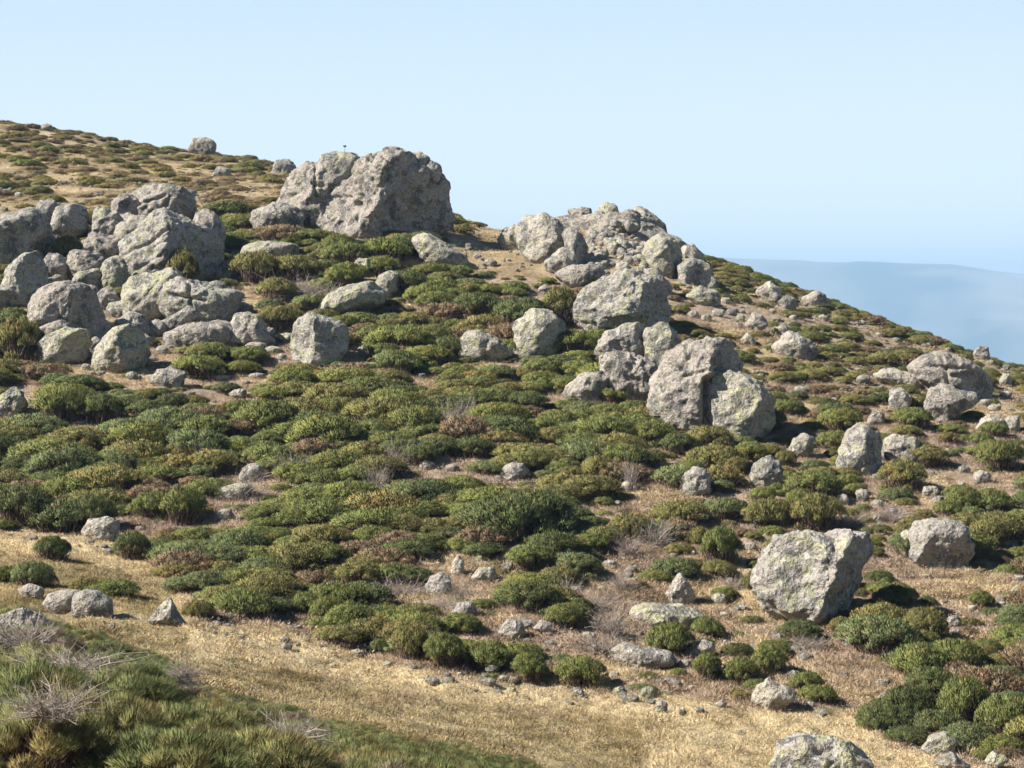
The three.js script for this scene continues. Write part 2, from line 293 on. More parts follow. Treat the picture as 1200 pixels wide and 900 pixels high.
// pixel outline -> a rock standing on the ground (or at a given depth)
function rockAt(name, outline, o = {}) {
  let x0 = 1e9, x1 = -1e9, y0 = 1e9, y1 = -1e9; for (const [x, y] of outline) { x0 = Math.min(x0, x); x1 = Math.max(x1, x); y0 = Math.min(y0, y); y1 = Math.max(y1, y); }
  const cx = (x0 + x1) / 2, cy = (y0 + y1) / 2, w = x1 - x0, h = y1 - y0;
  let d = o.d; if (!d) { let q = null; for (let e = -0.12 * h; !q && e < 60; e += 2) q = hit(cx, y1 + e + 0.10 * h, o.from || 30); d = -q.z + (o.back || 0); }
  const C = at(cx, cy, d), s = d / F, side = (w + h) / 2 * s;
  const depth = (o.thick || 0.8) * 0.5 * Math.sqrt(w * Math.max(h, 0.5 * w)) * s;
  const seat = o.seat ?? 0.18; // lower rim goes into the ground
  const grow = o.grow ?? 1.07; const pts = outline.map(([X, Y]) => { const x = cx + (X - cx) * grow, y = cy + (Y - cy) * grow, q = at(x, y, d); return [q.x - C.x, q.y - C.y - (y > cy ? seat * h * s * (y - cy) / (h / 2) : 0)]; });
  const want = Math.sqrt(w * h) * 0.35, detail = LEVELS.find(l => l >= want) || 54;
  const size = Math.max(0.12, Math.sqrt(w * h) * s);
  const g = rockGeometry(pts, depth, { seed: rockSeed++, size, detail, ...o, cracks: o.cracks && o.cracks.map(([a, b, c, e, wd, dp]) => [(a - cx) * s, (cy - b) * s, (c - cx) * s, (cy - e) * s, wd, dp]) });
  const m = shadowed(new THREE.Mesh(g, GM[o.mat ?? Math.floor(R() * 3)]));
  m.position.copy(C); m.position.z -= (o.sink ?? 0.3) * depth * 0.6;
  m.name = o.part ? name : numbered(name);
  ROCKS.push({ outline, d, x: m.position.x, z: m.position.z, r: w * s / 2, mark: o.mark, minor: o.minor, x0, x1, y0, y1 });
  return m;
}
const rock = (label, outline, o = {}) => { const m = rockAt(o.name || 'granite_boulder', outline, o); tag(m, label, o.category || 'boulder', o.group); scene.add(m); Object.assign(ROCKS[ROCKS.length - 1], { label, group: o.group }); return m; };

{ // the great tor on the ridge: one mass of bedrock, its blocks as parts
  const g = new THREE.Group(); g.name = 'granite_tor'; const TD = -hit(450, 276, 40).z, C = at(425, 275, TD); g.position.copy(C);
  tag(g, 'huge blocky granite tor with a shadowed overhanging side on the ridge', 'rock outcrop'); scene.add(g);
  const part = (name, outline, o) => { const m = rockAt(name, outline, { part: true, ...o }); m.position.sub(C); g.add(m); return m; };
  part('main_block', [[374, 274], [371, 246], [374, 222], [386, 206], [404, 196], [428, 189], [446, 184], [470, 182], [492, 185], [508, 193], [516, 206], [521, 222], [526, 240], [522, 258], [508, 270], [480, 277], [440, 281], [400, 280]], { d: TD + 0.0, mat: 1, detail: 54, grow: 1.1, planes: [[-0.55, 0.30, 0.78, 0.56], [0.66, -0.10, 0.75, 0.42]], cuts: 2, joints: 4, thick: 1.0, rough: 1.9, cracks: [[383, 231, 412, 232, 0.10, 0.22], [385, 214, 412, 200, 0.10, 0.25], [450, 187, 462, 196, 0.12, 0.2], [425, 205, 418, 268, 0.12, 0.2]], mark: 'the great tor' });
  part('side_block', [[320, 256], [326, 238], [332, 218], [343, 202], [356, 193], [372, 193], [392, 198], [408, 220], [408, 250], [398, 268], [350, 268]], { rough: 1.7, d: TD + 1.0, mat: 1, planes: [[-0.55, 0.35, 0.75, 0.62]], cuts: 3, thick: 1.0, cracks: [[369, 214, 381, 220, 0.10, 0.25], [372, 196, 374, 240, 0.09, 0.2]] });
  part('cap_block', [[370, 202], [377, 183], [392, 178], [410, 179], [422, 185], [422, 202], [405, 218], [380, 216]], { d: TD + 0.5, mat: 0, thick: 0.9 });
  part('cap_block', [[432, 188], [436, 180], [448, 178], [455, 181], [452, 192], [438, 195]], { d: TD + 0.0, mat: 2, thick: 1 });
  part('cap_block', [[453, 184], [458, 177], [467, 178], [471, 186], [465, 194], [456, 193]], { d: TD + -0.4, mat: 3, thick: 1 });
  part('cap_block', [[468, 188], [474, 180], [492, 179], [503, 184], [500, 195], [478, 197]], { d: TD + 0.0, mat: 0, thick: 1 });
  part('cap_block', [[497, 196], [503, 188], [514, 191], [518, 200], [512, 210], [500, 208]], { d: TD + 0.0, mat: 3, thick: 1 });
  part('shoulder_block', [[462, 206], [470, 194], [486, 190], [500, 196], [505, 208], [492, 216], [470, 215]], { d: TD + -0.6, mat: 1, thick: 0.8 });
  part('foot_block', [[402, 282], [404, 262], [414, 250], [428, 254], [436, 268], [434, 284]], { d: TD + -1.3, mat: 1, thick: 0.8, rough: 1.5 });
  part('foot_block', [[292, 264], [300, 247], [322, 240], [346, 243], [358, 254], [350, 266], [320, 268]], { d: TD + -1.0, mat: 3, thick: 1, rough: 1.4, cuts: 7 });
}
{ // a tiny dry stalk on the tor's cap
  const g = new THREE.Group(); g.name = 'dry_stalk'; g.position.copy(at(404, 181, -hit(450, 276, 40).z + 0.3)); tag(g, 'tiny dry plant stalk standing on top of the great tor', 'plant'); scene.add(g);
  const m = new THREE.MeshStandardMaterial({ color: new THREE.Color().setRGB(0.10, 0.11, 0.07), roughness: 1 });
  const st = shadowed(new THREE.Mesh(new THREE.CylinderGeometry(0.008, 0.016, 0.52, 6).translate(0, 0.2, 0), m)); st.name = 'stem'; g.add(st);
  const hg = new THREE.IcosahedronGeometry(0.075, 2); { const a = hg.attributes.position; for (let i = 0; i < a.count; i++) { const q = 1 + 0.5 * noise(a.getX(i) * 22, a.getY(i) * 22, a.getZ(i) * 22); a.setXYZ(i, a.getX(i) * q * 1.2, a.getY(i) * q * 0.8 + 0.44, a.getZ(i) * q); } hg.computeVertexNormals(); }
  const hd = shadowed(new THREE.Mesh(hg, m)); hd.name = 'seed_head'; g.add(hd);
}
// the boulder heap below the upper slope
const HEAP = 'boulder heap under the heathy upper slope', hp = (label, outline, o = {}) => rock(label, outline, { grow: 1.13, thick: 1.1, ...o });
hp('long tilted slab with a shaded front at the outer end of the boulder heap', [[-26, 258], [0, 256], [17, 249], [33, 245], [43, 248], [50, 258], [53, 272], [36, 287], [25, 305], [8, 315], [-26, 315]], { mat: 3, planes: [[-0.3, 0.85, 0.4, 0.6], [0.3, -0.3, 0.9, 0.6]] });
hp('upright knob with a pale flat face wedged behind the tilted slab', [[45, 240], [56, 235], [64, 238], [67, 250], [65, 262], [55, 272], [45, 266], [40, 254]], { mat: 1 });
hp('squat block with a shaded side standing above a yellowish shrub', [[66, 244], [80, 241], [94, 242], [98, 253], [100, 268], [80, 275], [62, 282], [55, 278], [58, 267]], { mat: 3, planes: [[-0.75, 0.45, 0.5, 0.6]] });
hp('leaning pale slab between the tilted slab and the yellowish shrub', [[24, 296], [28, 284], [38, 274], [48, 265], [56, 272], [63, 282], [50, 294], [44, 300], [27, 302]], { mat: 2 });
hp('rounded boulder split by its shaded side at the heap edge', [[3, 334], [9, 315], [22, 305], [38, 297], [49, 300], [52, 320], [50, 340], [33, 356], [18, 352], [5, 346]], { mat: 0, round: true, planes: [[0.75, 0.1, 0.65, 0.55]] });
hp('low dark boulder fully in shade at the foot of the heap edge', [[-18, 340], [-2, 336], [15, 337], [25, 343], [33, 355], [17, 361], [-18, 362]], { mat: 3, planes: [[0.2, -0.45, 0.85, 0.4]] });
hp('small rounded boulder nested beside the split rounded boulder', [[48, 312], [57, 299], [72, 300], [78, 310], [77, 324], [64, 332], [52, 330]], { mat: 1, round: true });
hp('knobbly pinkish block in the middle of the boulder heap', [[77, 312], [81, 301], [87, 295], [100, 297], [118, 300], [120, 313], [110, 324], [94, 332], [80, 330]], { mat: 1, rough: 1.5, cuts: 7 });
hp('wedge of granite under the knobbly pinkish block', [[81, 335], [92, 320], [113, 316], [120, 327], [116, 340], [96, 341]], { mat: 0, planes: [[0.5, -0.4, 0.75, 0.5]] });
hp('egg shaped pale boulder beside the deep dark cleft', [[118, 318], [124, 306], [135, 301], [144, 307], [149, 320], [146, 336], [131, 341], [121, 334]], { mat: 2, round: true, planes: [[0.9, 0, 0.4, 0.7]] });
hp('rough stack of broken granite above the egg shaped boulder', [[96, 292], [100, 280], [110, 274], [124, 277], [142, 280], [147, 293], [142, 305], [120, 304], [98, 302]], { mat: 1, rough: 1.6, cuts: 8 });
hp('pitted column of granite below the round dark boulder', [[105, 272], [109, 256], [114, 248], [124, 246], [138, 250], [144, 264], [136, 280], [118, 279]], { mat: 0, rough: 1.6, cuts: 8 });
hp('round dark faced boulder with a sunlit rim atop the heap', [[131, 238], [142, 230], [153, 230], [163, 236], [168, 248], [160, 258], [145, 262], [136, 254]], { mat: 3, planes: [[0.35, -0.25, 0.9, 0.45]] });
hp('layered cap of jointed slabs crowning the boulder heap', [[154, 231], [166, 222], [192, 217], [210, 221], [224, 227], [225, 242], [212, 256], [190, 262], [168, 256], [158, 246]], { mat: 1, rough: 1.5, cuts: 6, cracks: [[165, 241, 198, 230, 0.08, 0.25], [192, 220, 224, 236, 0.08, 0.2], [196, 250, 204, 230, 0.07, 0.2]] });
hp('lens shaped slab leaning on the largest boulder of the heap', [[134, 280], [140, 263], [155, 253], [173, 256], [177, 266], [158, 281], [145, 288]], { mat: 2 });
hp('largest boulder of the heap with a sunlit ribbed face and shaded flank', [[144, 288], [158, 272], [175, 260], [194, 251], [210, 256], [230, 264], [248, 282], [258, 295], [250, 312], [218, 322], [187, 324], [168, 328], [154, 320]], { mat: 0, detail: 42, planes: [[-0.42, 0.42, 0.80, 0.74], [0.80, 0.0, 0.60, 0.46]], cuts: 2, rough: 1.5, cracks: [[150, 300, 205, 270, 0.08, 0.2], [165, 318, 196, 300, 0.07, 0.15], [186, 290, 208, 282, 0.07, 0.12]], mark: 'the largest boulder of the heap' });
hp('small dome catching sun behind the shaded flank of the heap', [[226, 262], [232, 251], [241, 247], [251, 252], [262, 272], [262, 288], [246, 296], [232, 288]], { mat: 1, round: true });
hp('broad sloping slab below the largest boulder of the heap', [[145, 346], [154, 328], [178, 321], [199, 317], [209, 324], [204, 342], [194, 362], [168, 374], [150, 366]], { mat: 2, planes: [[-0.3, 0.7, 0.6, 0.55]] });
hp('jointed ledge with a lichen cap at the sunny end of the heap', [[186, 360], [192, 338], [209, 325], [228, 332], [250, 339], [278, 342], [274, 358], [262, 374], [235, 380], [204, 382]], { mat: 0, cuts: 7, rough: 1.3, cracks: [[205, 345, 245, 352, 0.08, 0.25], [225, 334, 230, 365, 0.08, 0.25]], mark: 'the jointed ledge' });
hp('great rounded boulder with a bulging lower lip at the heap foot', [[36, 374], [39, 353], [48, 341], [70, 333], [96, 337], [108, 348], [118, 366], [117, 390], [104, 408], [80, 406], [52, 402], [40, 388]], { mat: 1, detail: 42, round: true, planes: [[0.85, -0.05, 0.5, 0.52]], cuts: 2, mark: 'the great rounded boulder', cracks: [[45, 384, 75, 372, 0.12, 0.2], [75, 372, 98, 384, 0.1, 0.15]] });
hp('pale rough foot stone in front of the great rounded boulder', [[46, 402], [58, 393], [74, 386], [97, 388], [104, 402], [96, 416], [70, 424], [51, 422]], { mat: 2, planes: [[0.7, -0.2, 0.65, 0.5]] });
hp('blocky boulder with a lit cheek below the deep dark cleft', [[109, 427], [113, 414], [121, 399], [131, 387], [150, 382], [161, 390], [172, 412], [164, 424], [140, 430], [122, 434]], { mat: 2, planes: [[-0.7, 0.3, 0.6, 0.55], [0.75, 0.1, 0.62, 0.45]] });
hp('small block perched over the blocky boulder with a lit cheek', [[136, 376], [152, 367], [168, 371], [175, 388], [162, 396], [140, 388]], { mat: 3 });
hp('little upright stone in the shade of the heap foot', [[117, 384], [124, 375], [129, 382], [127, 394], [120, 396]], { mat: 2, name: 'granite_stone', category: 'stone' });
hp('curved grey boulder lying before the jointed ledge', [[176, 380], [198, 373], [222, 358], [238, 362], [242, 374], [226, 382], [200, 388], [180, 388]], { mat: 3 });
hp('long cracked slab under the jointed ledge', [[193, 392], [218, 382], [250, 377], [271, 381], [270, 394], [250, 405], [217, 408], [196, 406]], { mat: 1, cuts: 7 });
hp('pale bleached rock with a dark hole beside the long cracked slab', [[261, 402], [271, 384], [277, 370], [293, 369], [303, 373], [309, 386], [322, 398], [293, 406]], { mat: 4, cracks: [[281, 374, 284, 377, 0.12, 0.25]] });
hp('rough boulder with a lit pitted side alone above the thicket', [[342, 424], [344, 394], [350, 378], [365, 370], [386, 377], [401, 383], [404, 405], [392, 420], [360, 428]], { mat: 0, planes: [[-0.72, 0.15, 0.68, 0.55], [0.6, 0.1, 0.8, 0.5]], mark: 'the rough boulder above the thicket' });
for (const [x, y, w, h] of [[60, 290, 26, 20], [40, 300, 20, 16], [75, 290, 22, 16], [105, 308, 26, 22], [128, 292, 24, 20], [150, 262, 26, 22], [150, 300, 20, 24], [215, 250, 30, 22], [232, 300, 30, 26], [125, 350, 26, 22], [140, 362, 30, 18], [106, 345, 22, 22], [182, 385, 26, 18], [110, 405, 22, 22], [225, 372, 26, 16], [60, 335, 24, 16], [170, 400, 18, 14], [252, 340, 28, 18], [262, 318, 22, 16], [245, 315, 24, 16], [285, 360, 22, 12], [272, 345, 18, 12]]) blob('jammed grey stone filling a gap in the boulder heap', x, y, w, h, { group: 'stones filling gaps of the boulder heap', mat: [0, 1, 3][Math.floor(R() * 3)], grow: 1.15 });
for (const [a, l] of [[[[368, 364], [384, 346], [408, 336], [438, 331], [450, 342], [446, 354], [420, 359], [390, 366]], 'flat pale slab half buried in brooms under the great tor'], [[[439, 336], [446, 323], [456, 319], [465, 323], [464, 338], [452, 349], [443, 346]], 'small knob at the end of the flat pale slab'], [[[484, 280], [500, 274], [525, 288], [545, 298], [545, 308], [512, 310], [496, 300]], 'cracked ledge of bedrock beside the foot of the great tor'], [[[282, 298], [288, 287], [315, 283], [345, 287], [346, 298], [312, 302]], 'low bedrock ledge among brown shrubs below the great tor'], [[[408, 318], [420, 304], [432, 303], [436, 312], [424, 322]], 'grey stone showing between two brooms below the great tor']]) hp(l, a, { mat: 2 });
// middle of the slope
rock('flat topped rock sloping out from the shade of the brooms', [[538, 414], [544, 391], [560, 388], [581, 398], [602, 412], [570, 424]], { mat: 2 });
rock('rounded twin of the sloping rock with a sunlit crown among brooms', [[598, 412], [606, 380], [624, 363], [646, 365], [661, 380], [668, 398], [644, 408], [616, 418]], { mat: 2, planes: [[0.75, -0.1, 0.6, 0.6]], mark: 'the pair of rocks in the brooms' });
// ridge knoll of slabs and rubble
const KN = [['big smooth upright slab on the ridge knoll', [[608, 268], [617, 255], [638, 253], [654, 264], [662, 285], [650, 306], [628, 306], [610, 288]], { mat: 4, planes: [[-0.4, 0.35, 0.8, 0.5]], cuts: 2, joints: 1, mark: 'the smooth ridge slab' }],
  ['triangular foot slab leaning below the smooth upright slab', [[639, 306], [660, 290], [674, 300], [676, 314], [657, 320], [643, 314]], { mat: 4, cuts: 3 }],
  ['tall narrow block with a shaded flank beside the smooth slab', [[660, 274], [668, 268], [677, 272], [688, 287], [691, 306], [676, 314], [667, 300]], { mat: 3, planes: [[0.8, 0, 0.6, 0.45]] }],
  ['wide low slab lying above the big pitted boulder', [[652, 322], [673, 311], [702, 312], [707, 322], [682, 336], [664, 332]], { mat: 1 }],
  ['crumbled shoulder of rock behind the smooth upright slab', [[584, 280], [592, 271], [604, 265], [613, 271], [613, 292], [594, 293]], { mat: 2, rough: 1.6, cuts: 8 }],
  ['row of square knobs on the ridge knoll crest', [[666, 258], [669, 246], [680, 245], [693, 247], [695, 258], [680, 264]], { mat: 1, rough: 1.6, cuts: 8 }],
  ['topmost stacked tor stone of the ridge knoll', [[697, 256], [702, 245], [710, 237], [721, 242], [728, 254], [716, 264], [702, 263]], { mat: 2, cuts: 7 }],
  ['smooth curved dome at the crest end of the ridge knoll', [[730, 264], [738, 249], [752, 244], [767, 254], [778, 263], [784, 281], [767, 278], [748, 276]], { mat: 4, round: true, planes: [[0.55, -0.5, 0.7, 0.55]] }],
  ['fluted pale buttress on the descending ridge', [[755, 296], [760, 285], [773, 276], [787, 282], [800, 294], [801, 310], [788, 322], [772, 320]], { mat: 2, planes: [[0.8, 0.1, 0.5, 0.45]] }],
  ['flat stacked stones on the skyline of the descending ridge', [[798, 296], [802, 289], [812, 287], [823, 298], [826, 312], [810, 310]], { mat: 4 }],
  ['shaded rock mass under the flat stacked skyline stones', [[795, 312], [812, 303], [832, 313], [840, 330], [818, 336], [798, 334]], { mat: 3, planes: [[0.3, 0, 0.95, 0.4]] }],
  ['narrow slab dropping behind the big pitted boulder', [[755, 318], [770, 314], [784, 332], [786, 346], [770, 340]], { mat: 1 }]];
for (const [l, a, o] of KN) hp(l, a, o);
hp('broken bedrock hump under the rubble of the ridge knoll', [[596, 300], [614, 276], [650, 262], [700, 254], [745, 254], [780, 276], [800, 318], [760, 334], [690, 338], [630, 326]], { d: 110, mat: 1, detail: 42, rough: 1.8, cuts: 8, thick: 0.5, sink: 1.2 });
{ // broken stones heaped over the knoll between the slabs
  const r = rng(515), poly = [[690, 318], [686, 275], [700, 260], [735, 262], [760, 275], [762, 310], [750, 326], [712, 324]];
  const inside = (x, y) => { let c = false; for (let i = 0, j = poly.length - 1; i < poly.length; j = i++) { const [a, b] = poly[i], [e, f] = poly[j]; if ((b > y) !== (f > y) && x < (e - a) * (y - b) / (f - b) + a) c = !c; } return c; };
  let n = 0; for (let k = 0; k < 800 && n < 120; k++) { const x = rr(684, 765, r), y = rr(258, 326, r); if (!inside(x, y)) continue; n++; const w = rr(7, 19, r), h = w * rr(0.55, 0.95, r); blob('angular broken granite stone in the rubble of the ridge knoll', x, y, w, h, { d: -(hit(x, y + 3, 40) || hit(x, y + 14, 40)).z, group: 'rubble on the ridge knoll', r, mat: Math.floor(r() * 4) }); }
}
function blob(label, px, py, w, h, o = {}) { // a small stone given by its middle and size in pixels
  const r = o.r || R, n = 8, pts = []; for (let k = 0; k < n; k++) { const a = k / n * 2 * Math.PI, q = rr(0.85, 1.12, r); pts.push([px + Math.cos(a) * w / 2 * q, py + Math.sin(a) * h / 2 * q]); }
  return rock(label, pts, { name: 'granite_stone', category: 'stone', thick: 0.95, cuts: 6, ...o });
}
// boulders down the middle of the slope
rock('big pitted boulder with a shaded flank below the ridge knoll', [[674, 368], [673, 348], [684, 336], [702, 326], [738, 319], [770, 329], [791, 352], [795, 372], [780, 386], [750, 388], [712, 394], [690, 388]], { mat: 0, detail: 42, round: true, grow: 1.0, seat: 0.1, planes: [[-0.3, 0.2, 0.93, 0.72], [0.84, 0.0, 0.52, 0.48]], cuts: 1, rough: 1.6, mark: 'the big pitted boulder' });
rock('lens shaped block with a dark underside propped under the pitted boulder', [[699, 408], [709, 391], [736, 379], [758, 382], [758, 408], [748, 426], [728, 422], [706, 416]], { mat: 0, planes: [[0.1, -0.5, 0.85, 0.5], [-0.2, 0.8, 0.5, 0.6]], mark: 'the propped blocks' });
rock('squarish lichen covered block beside the propped lens shaped block', [[756, 388], [776, 377], [793, 389], [800, 407], [786, 424], [773, 430], [757, 418]], { mat: 2, planes: [[0.85, -0.1, 0.5, 0.5], [-0.2, 0.1, 0.95, 0.6]] });
rock('crumbling granite pedestal under the two propped blocks', [[704, 424], [716, 416], [742, 418], [770, 430], [772, 456], [752, 470], [722, 462], [708, 446]], { mat: 1, rough: 1.7, cuts: 8 });
rock('smooth cream boulder tucked into brooms beside the crumbling pedestal', [[658, 463], [668, 449], [684, 439], [706, 434], [718, 450], [712, 468], [680, 470]], { mat: 4, round: true });
rock('huge domed half of the split boulder with long joints', [[767, 474], [769, 444], [785, 420], [810, 403], [840, 396], [854, 402], [864, 418], [869, 436], [868, 470], [848, 498], [812, 504], [776, 496]], { mat: 1, detail: 54, round: true, planes: [[-0.45, 0.35, 0.82, 0.74], [0.88, 0.1, 0.45, 0.60]], cuts: 1, joints: 1, rough: 1.3, cracks: [[812, 404, 795, 432, 0.07, 0.16], [800, 440, 850, 428, 0.07, 0.12], [826, 446, 826, 500, 0.16, 0.7], [826, 446, 868, 434, 0.12, 0.4]], mark: 'the split boulder' });
rock('rounded lichen spotted half of the split boulder with shaded base', [[826, 470], [827, 452], [836, 441], [853, 435], [871, 438], [891, 453], [907, 467], [912, 482], [908, 500], [890, 512], [867, 519], [848, 514], [832, 502]], { mat: 2, detail: 42, round: true, planes: [[-0.1, 0.35, 0.92, 0.62], [0.72, -0.42, 0.55, 0.5], [-1, 0.05, 0.1, 0.8]], cuts: 1 });
rock('massive lichen speckled boulder with a black shaded side on pink soil', [[889, 688], [894, 660], [904, 631], [914, 623], [944, 625], [973, 631], [990, 623], [1021, 628], [1040, 643], [1040, 664], [1030, 698], [1010, 724], [980, 730], [956, 728], [925, 722], [900, 712]], { mat: 0, detail: 54, round: true, grow: 1.0, thick: 0.95, seat: 0.10, planes: [[-0.34, 0.3, 0.88, 0.68], [0.80, -0.26, 0.55, 0.38]], cuts: 1, rough: 1.6, mark: 'the massive speckled boulder' });
rock('small pale stone resting behind the massive speckled boulder', [[960, 634], [970, 622], [986, 617], [998, 622], [1000, 634]], { mat: 4, back: 1.5 });
rock('dark fronted block with a pale ledge top in a shrubby hollow', [[1070, 650], [1071, 624], [1076, 613], [1094, 610], [1116, 612], [1134, 619], [1139, 638], [1135, 662], [1117, 668], [1088, 662]], { mat: 0, planes: [[0.12, -0.35, 0.92, 0.4], [-0.8, 0.2, 0.5, 0.75]], cuts: 2, mark: 'the dark fronted block' });
rock('small square stone standing beside the dark fronted block', [[1055, 651], [1057, 627], [1064, 621], [1072, 624], [1074, 648], [1066, 654]], { mat: 2 });
rock('shield shaped boulder with a lit cheek on the upper straw slope', [[982, 544], [987, 523], [997, 505], [1008, 498], [1021, 504], [1036, 513], [1037, 530], [1027, 552], [1004, 554]], { mat: 0, planes: [[-0.55, 0.3, 0.75, 0.6], [0.75, 0, 0.65, 0.45]], mark: 'the shield shaped boulder' });
rock('low wide pale boulder beside the shield shaped boulder', [[1034, 532], [1039, 516], [1048, 510], [1072, 513], [1081, 525], [1080, 541], [1050, 545]], { mat: 4, planes: [[-0.1, 0.3, 0.93, 0.7]] });
rock('smooth pink boulder among small olive shrubs under the split boulder', [[879, 556], [887, 541], [902, 536], [917, 545], [917, 560], [900, 570], [884, 566]], { mat: 4, round: true });
rock('bright cone shaped rock in the green sweep below the ridge', [[905, 407], [924, 389], [940, 392], [957, 407], [960, 416], [930, 420], [910, 418]], { mat: 4, cuts: 7, mark: 'the bright cone shaped rock' });
for (const [l, a, m] of [['small pale rock touching the bright cone shaped rock', [[907, 384], [917, 380], [926, 385], [925, 394], [913, 395]], 4], ['leaning pinkish rock on the stony ridge slope', [[873, 380], [883, 367], [894, 370], [900, 380], [886, 388]], 1], ['pointed pale crag just under the ridge skyline', [[886, 342], [894, 335], [902, 330], [914, 338], [917, 352], [900, 356]], 4], ['low rounded rock breaking the descending skyline', [[940, 350], [955, 341], [967, 346], [970, 356], [947, 359]], 4], ['flaky layered slab on the slope under the ridge knoll', [[803, 346], [820, 336], [841, 341], [845, 354], [820, 357]], 2], ['thin slab beside the leaning pinkish rock', [[868, 398], [876, 390], [884, 396], [886, 404], [876, 406]], 2], ['dark rock in the dip beside the pointed pale crag', [[912, 354], [922, 346], [932, 350], [934, 360], [918, 362]], 3]]) rock(l, a, { mat: m, cuts: 7 });
rock('broad jointed outcrop with a shaded end on the descending ridge', [[1065, 430], [1080, 417], [1104, 415], [1130, 421], [1143, 429], [1160, 440], [1168, 456], [1140, 462], [1104, 460], [1080, 446]], { mat: 1, cuts: 4, planes: [[0.6, 0, 0.8, 0.5]], cracks: [[1085, 428, 1125, 430, 0.08, 0.2], [1100, 418, 1106, 450, 0.08, 0.2], [1110, 440, 1140, 436, 0.08, 0.2]], mark: 'the broad jointed outcrop' });
for (const [l, a, m] of [['long flat whaleback slab beside the broad jointed outcrop', [[1022, 440], [1038, 431], [1067, 437], [1085, 448], [1078, 454], [1048, 450]], 4], ['rough sheet of pink bedrock below the broad jointed outcrop', [[1084, 478], [1090, 458], [1106, 451], [1123, 456], [1143, 460], [1146, 470], [1122, 482], [1103, 496], [1092, 488]], 1], ['square stone with a shaded notch amid round shrubs', [[1041, 470], [1045, 457], [1057, 455], [1068, 465], [1068, 478], [1050, 480]], 3], ['gleaming cream boulder among green domes on the ridge slope', [[1143, 501], [1157, 485], [1172, 485], [1178, 495], [1168, 505]], 4], ['angular pale stone beside the gleaming cream boulder', [[1176, 496], [1182, 488], [1194, 487], [1196, 502], [1182, 506]], 4], ['small pink stone between two round green brooms', [[1013, 498], [1023, 482], [1036, 483], [1035, 498]], 1], ['low crag on the far end of the skyline', [[1140, 413], [1148, 406], [1158, 407], [1160, 419], [1144, 420]], 1], ['upright stone behind the shaded end of the jointed outcrop', [[1170, 451], [1176, 437], [1183, 438], [1186, 452]], 2]]) rock(l, a, { mat: m, cuts: 6 });
// hollow and meadow stones
rock('flat oval boulder touching its twin at the meadow edge', [[50, 708], [57, 696], [72, 692], [90, 692], [95, 697], [90, 712], [78, 718], [58, 716]], { mat: 3, round: true, cuts: 1, joints: 0, rough: 0.45, from: 36 });
rock('smooth loaf shaped boulder twin with a long flat shadow on straw', [[82, 718], [87, 699], [99, 692], [116, 694], [129, 704], [131, 718], [105, 722]], { mat: 3, round: true, cuts: 1, joints: 0, rough: 0.45, from: 36, mark: 'the twin loaf boulders' });
rock('partly buried grey rock at the rim of the bushy knoll', [[-20, 752], [-4, 722], [20, 714], [46, 724], [66, 744], [44, 762], [0, 766]], { mat: 3, d: 26, cuts: 5 });
rock('low pink stone behind the twin loaf boulders', [[20, 691], [34, 684], [49, 690], [49, 701], [30, 702]], { mat: 1, from: 36 });
rock('triangular whitish stone on the straw beside a dark shrub', [[174, 724], [186, 712], [200, 702], [207, 715], [219, 730], [192, 732]], { mat: 4, from: 36, planes: [[-0.3, 0.5, 0.8, 0.4]], mark: 'the triangular whitish stone' });
rock('low whitish rock at the head of the straw strip', [[96, 622], [104, 608], [124, 607], [139, 614], [137, 630], [110, 633]], { mat: 4, from: 40 });
rock('grey speckled boulder with a dark scoop on top in the meadow', [[899, 910], [908, 888], [921, 871], [944, 863], [970, 866], [997, 874], [1019, 892], [1034, 915], [965, 930]], { mat: 0, from: 24, cracks: [[952, 872, 974, 874, 0.10, 0.18]], mark: 'the scooped meadow boulder' });
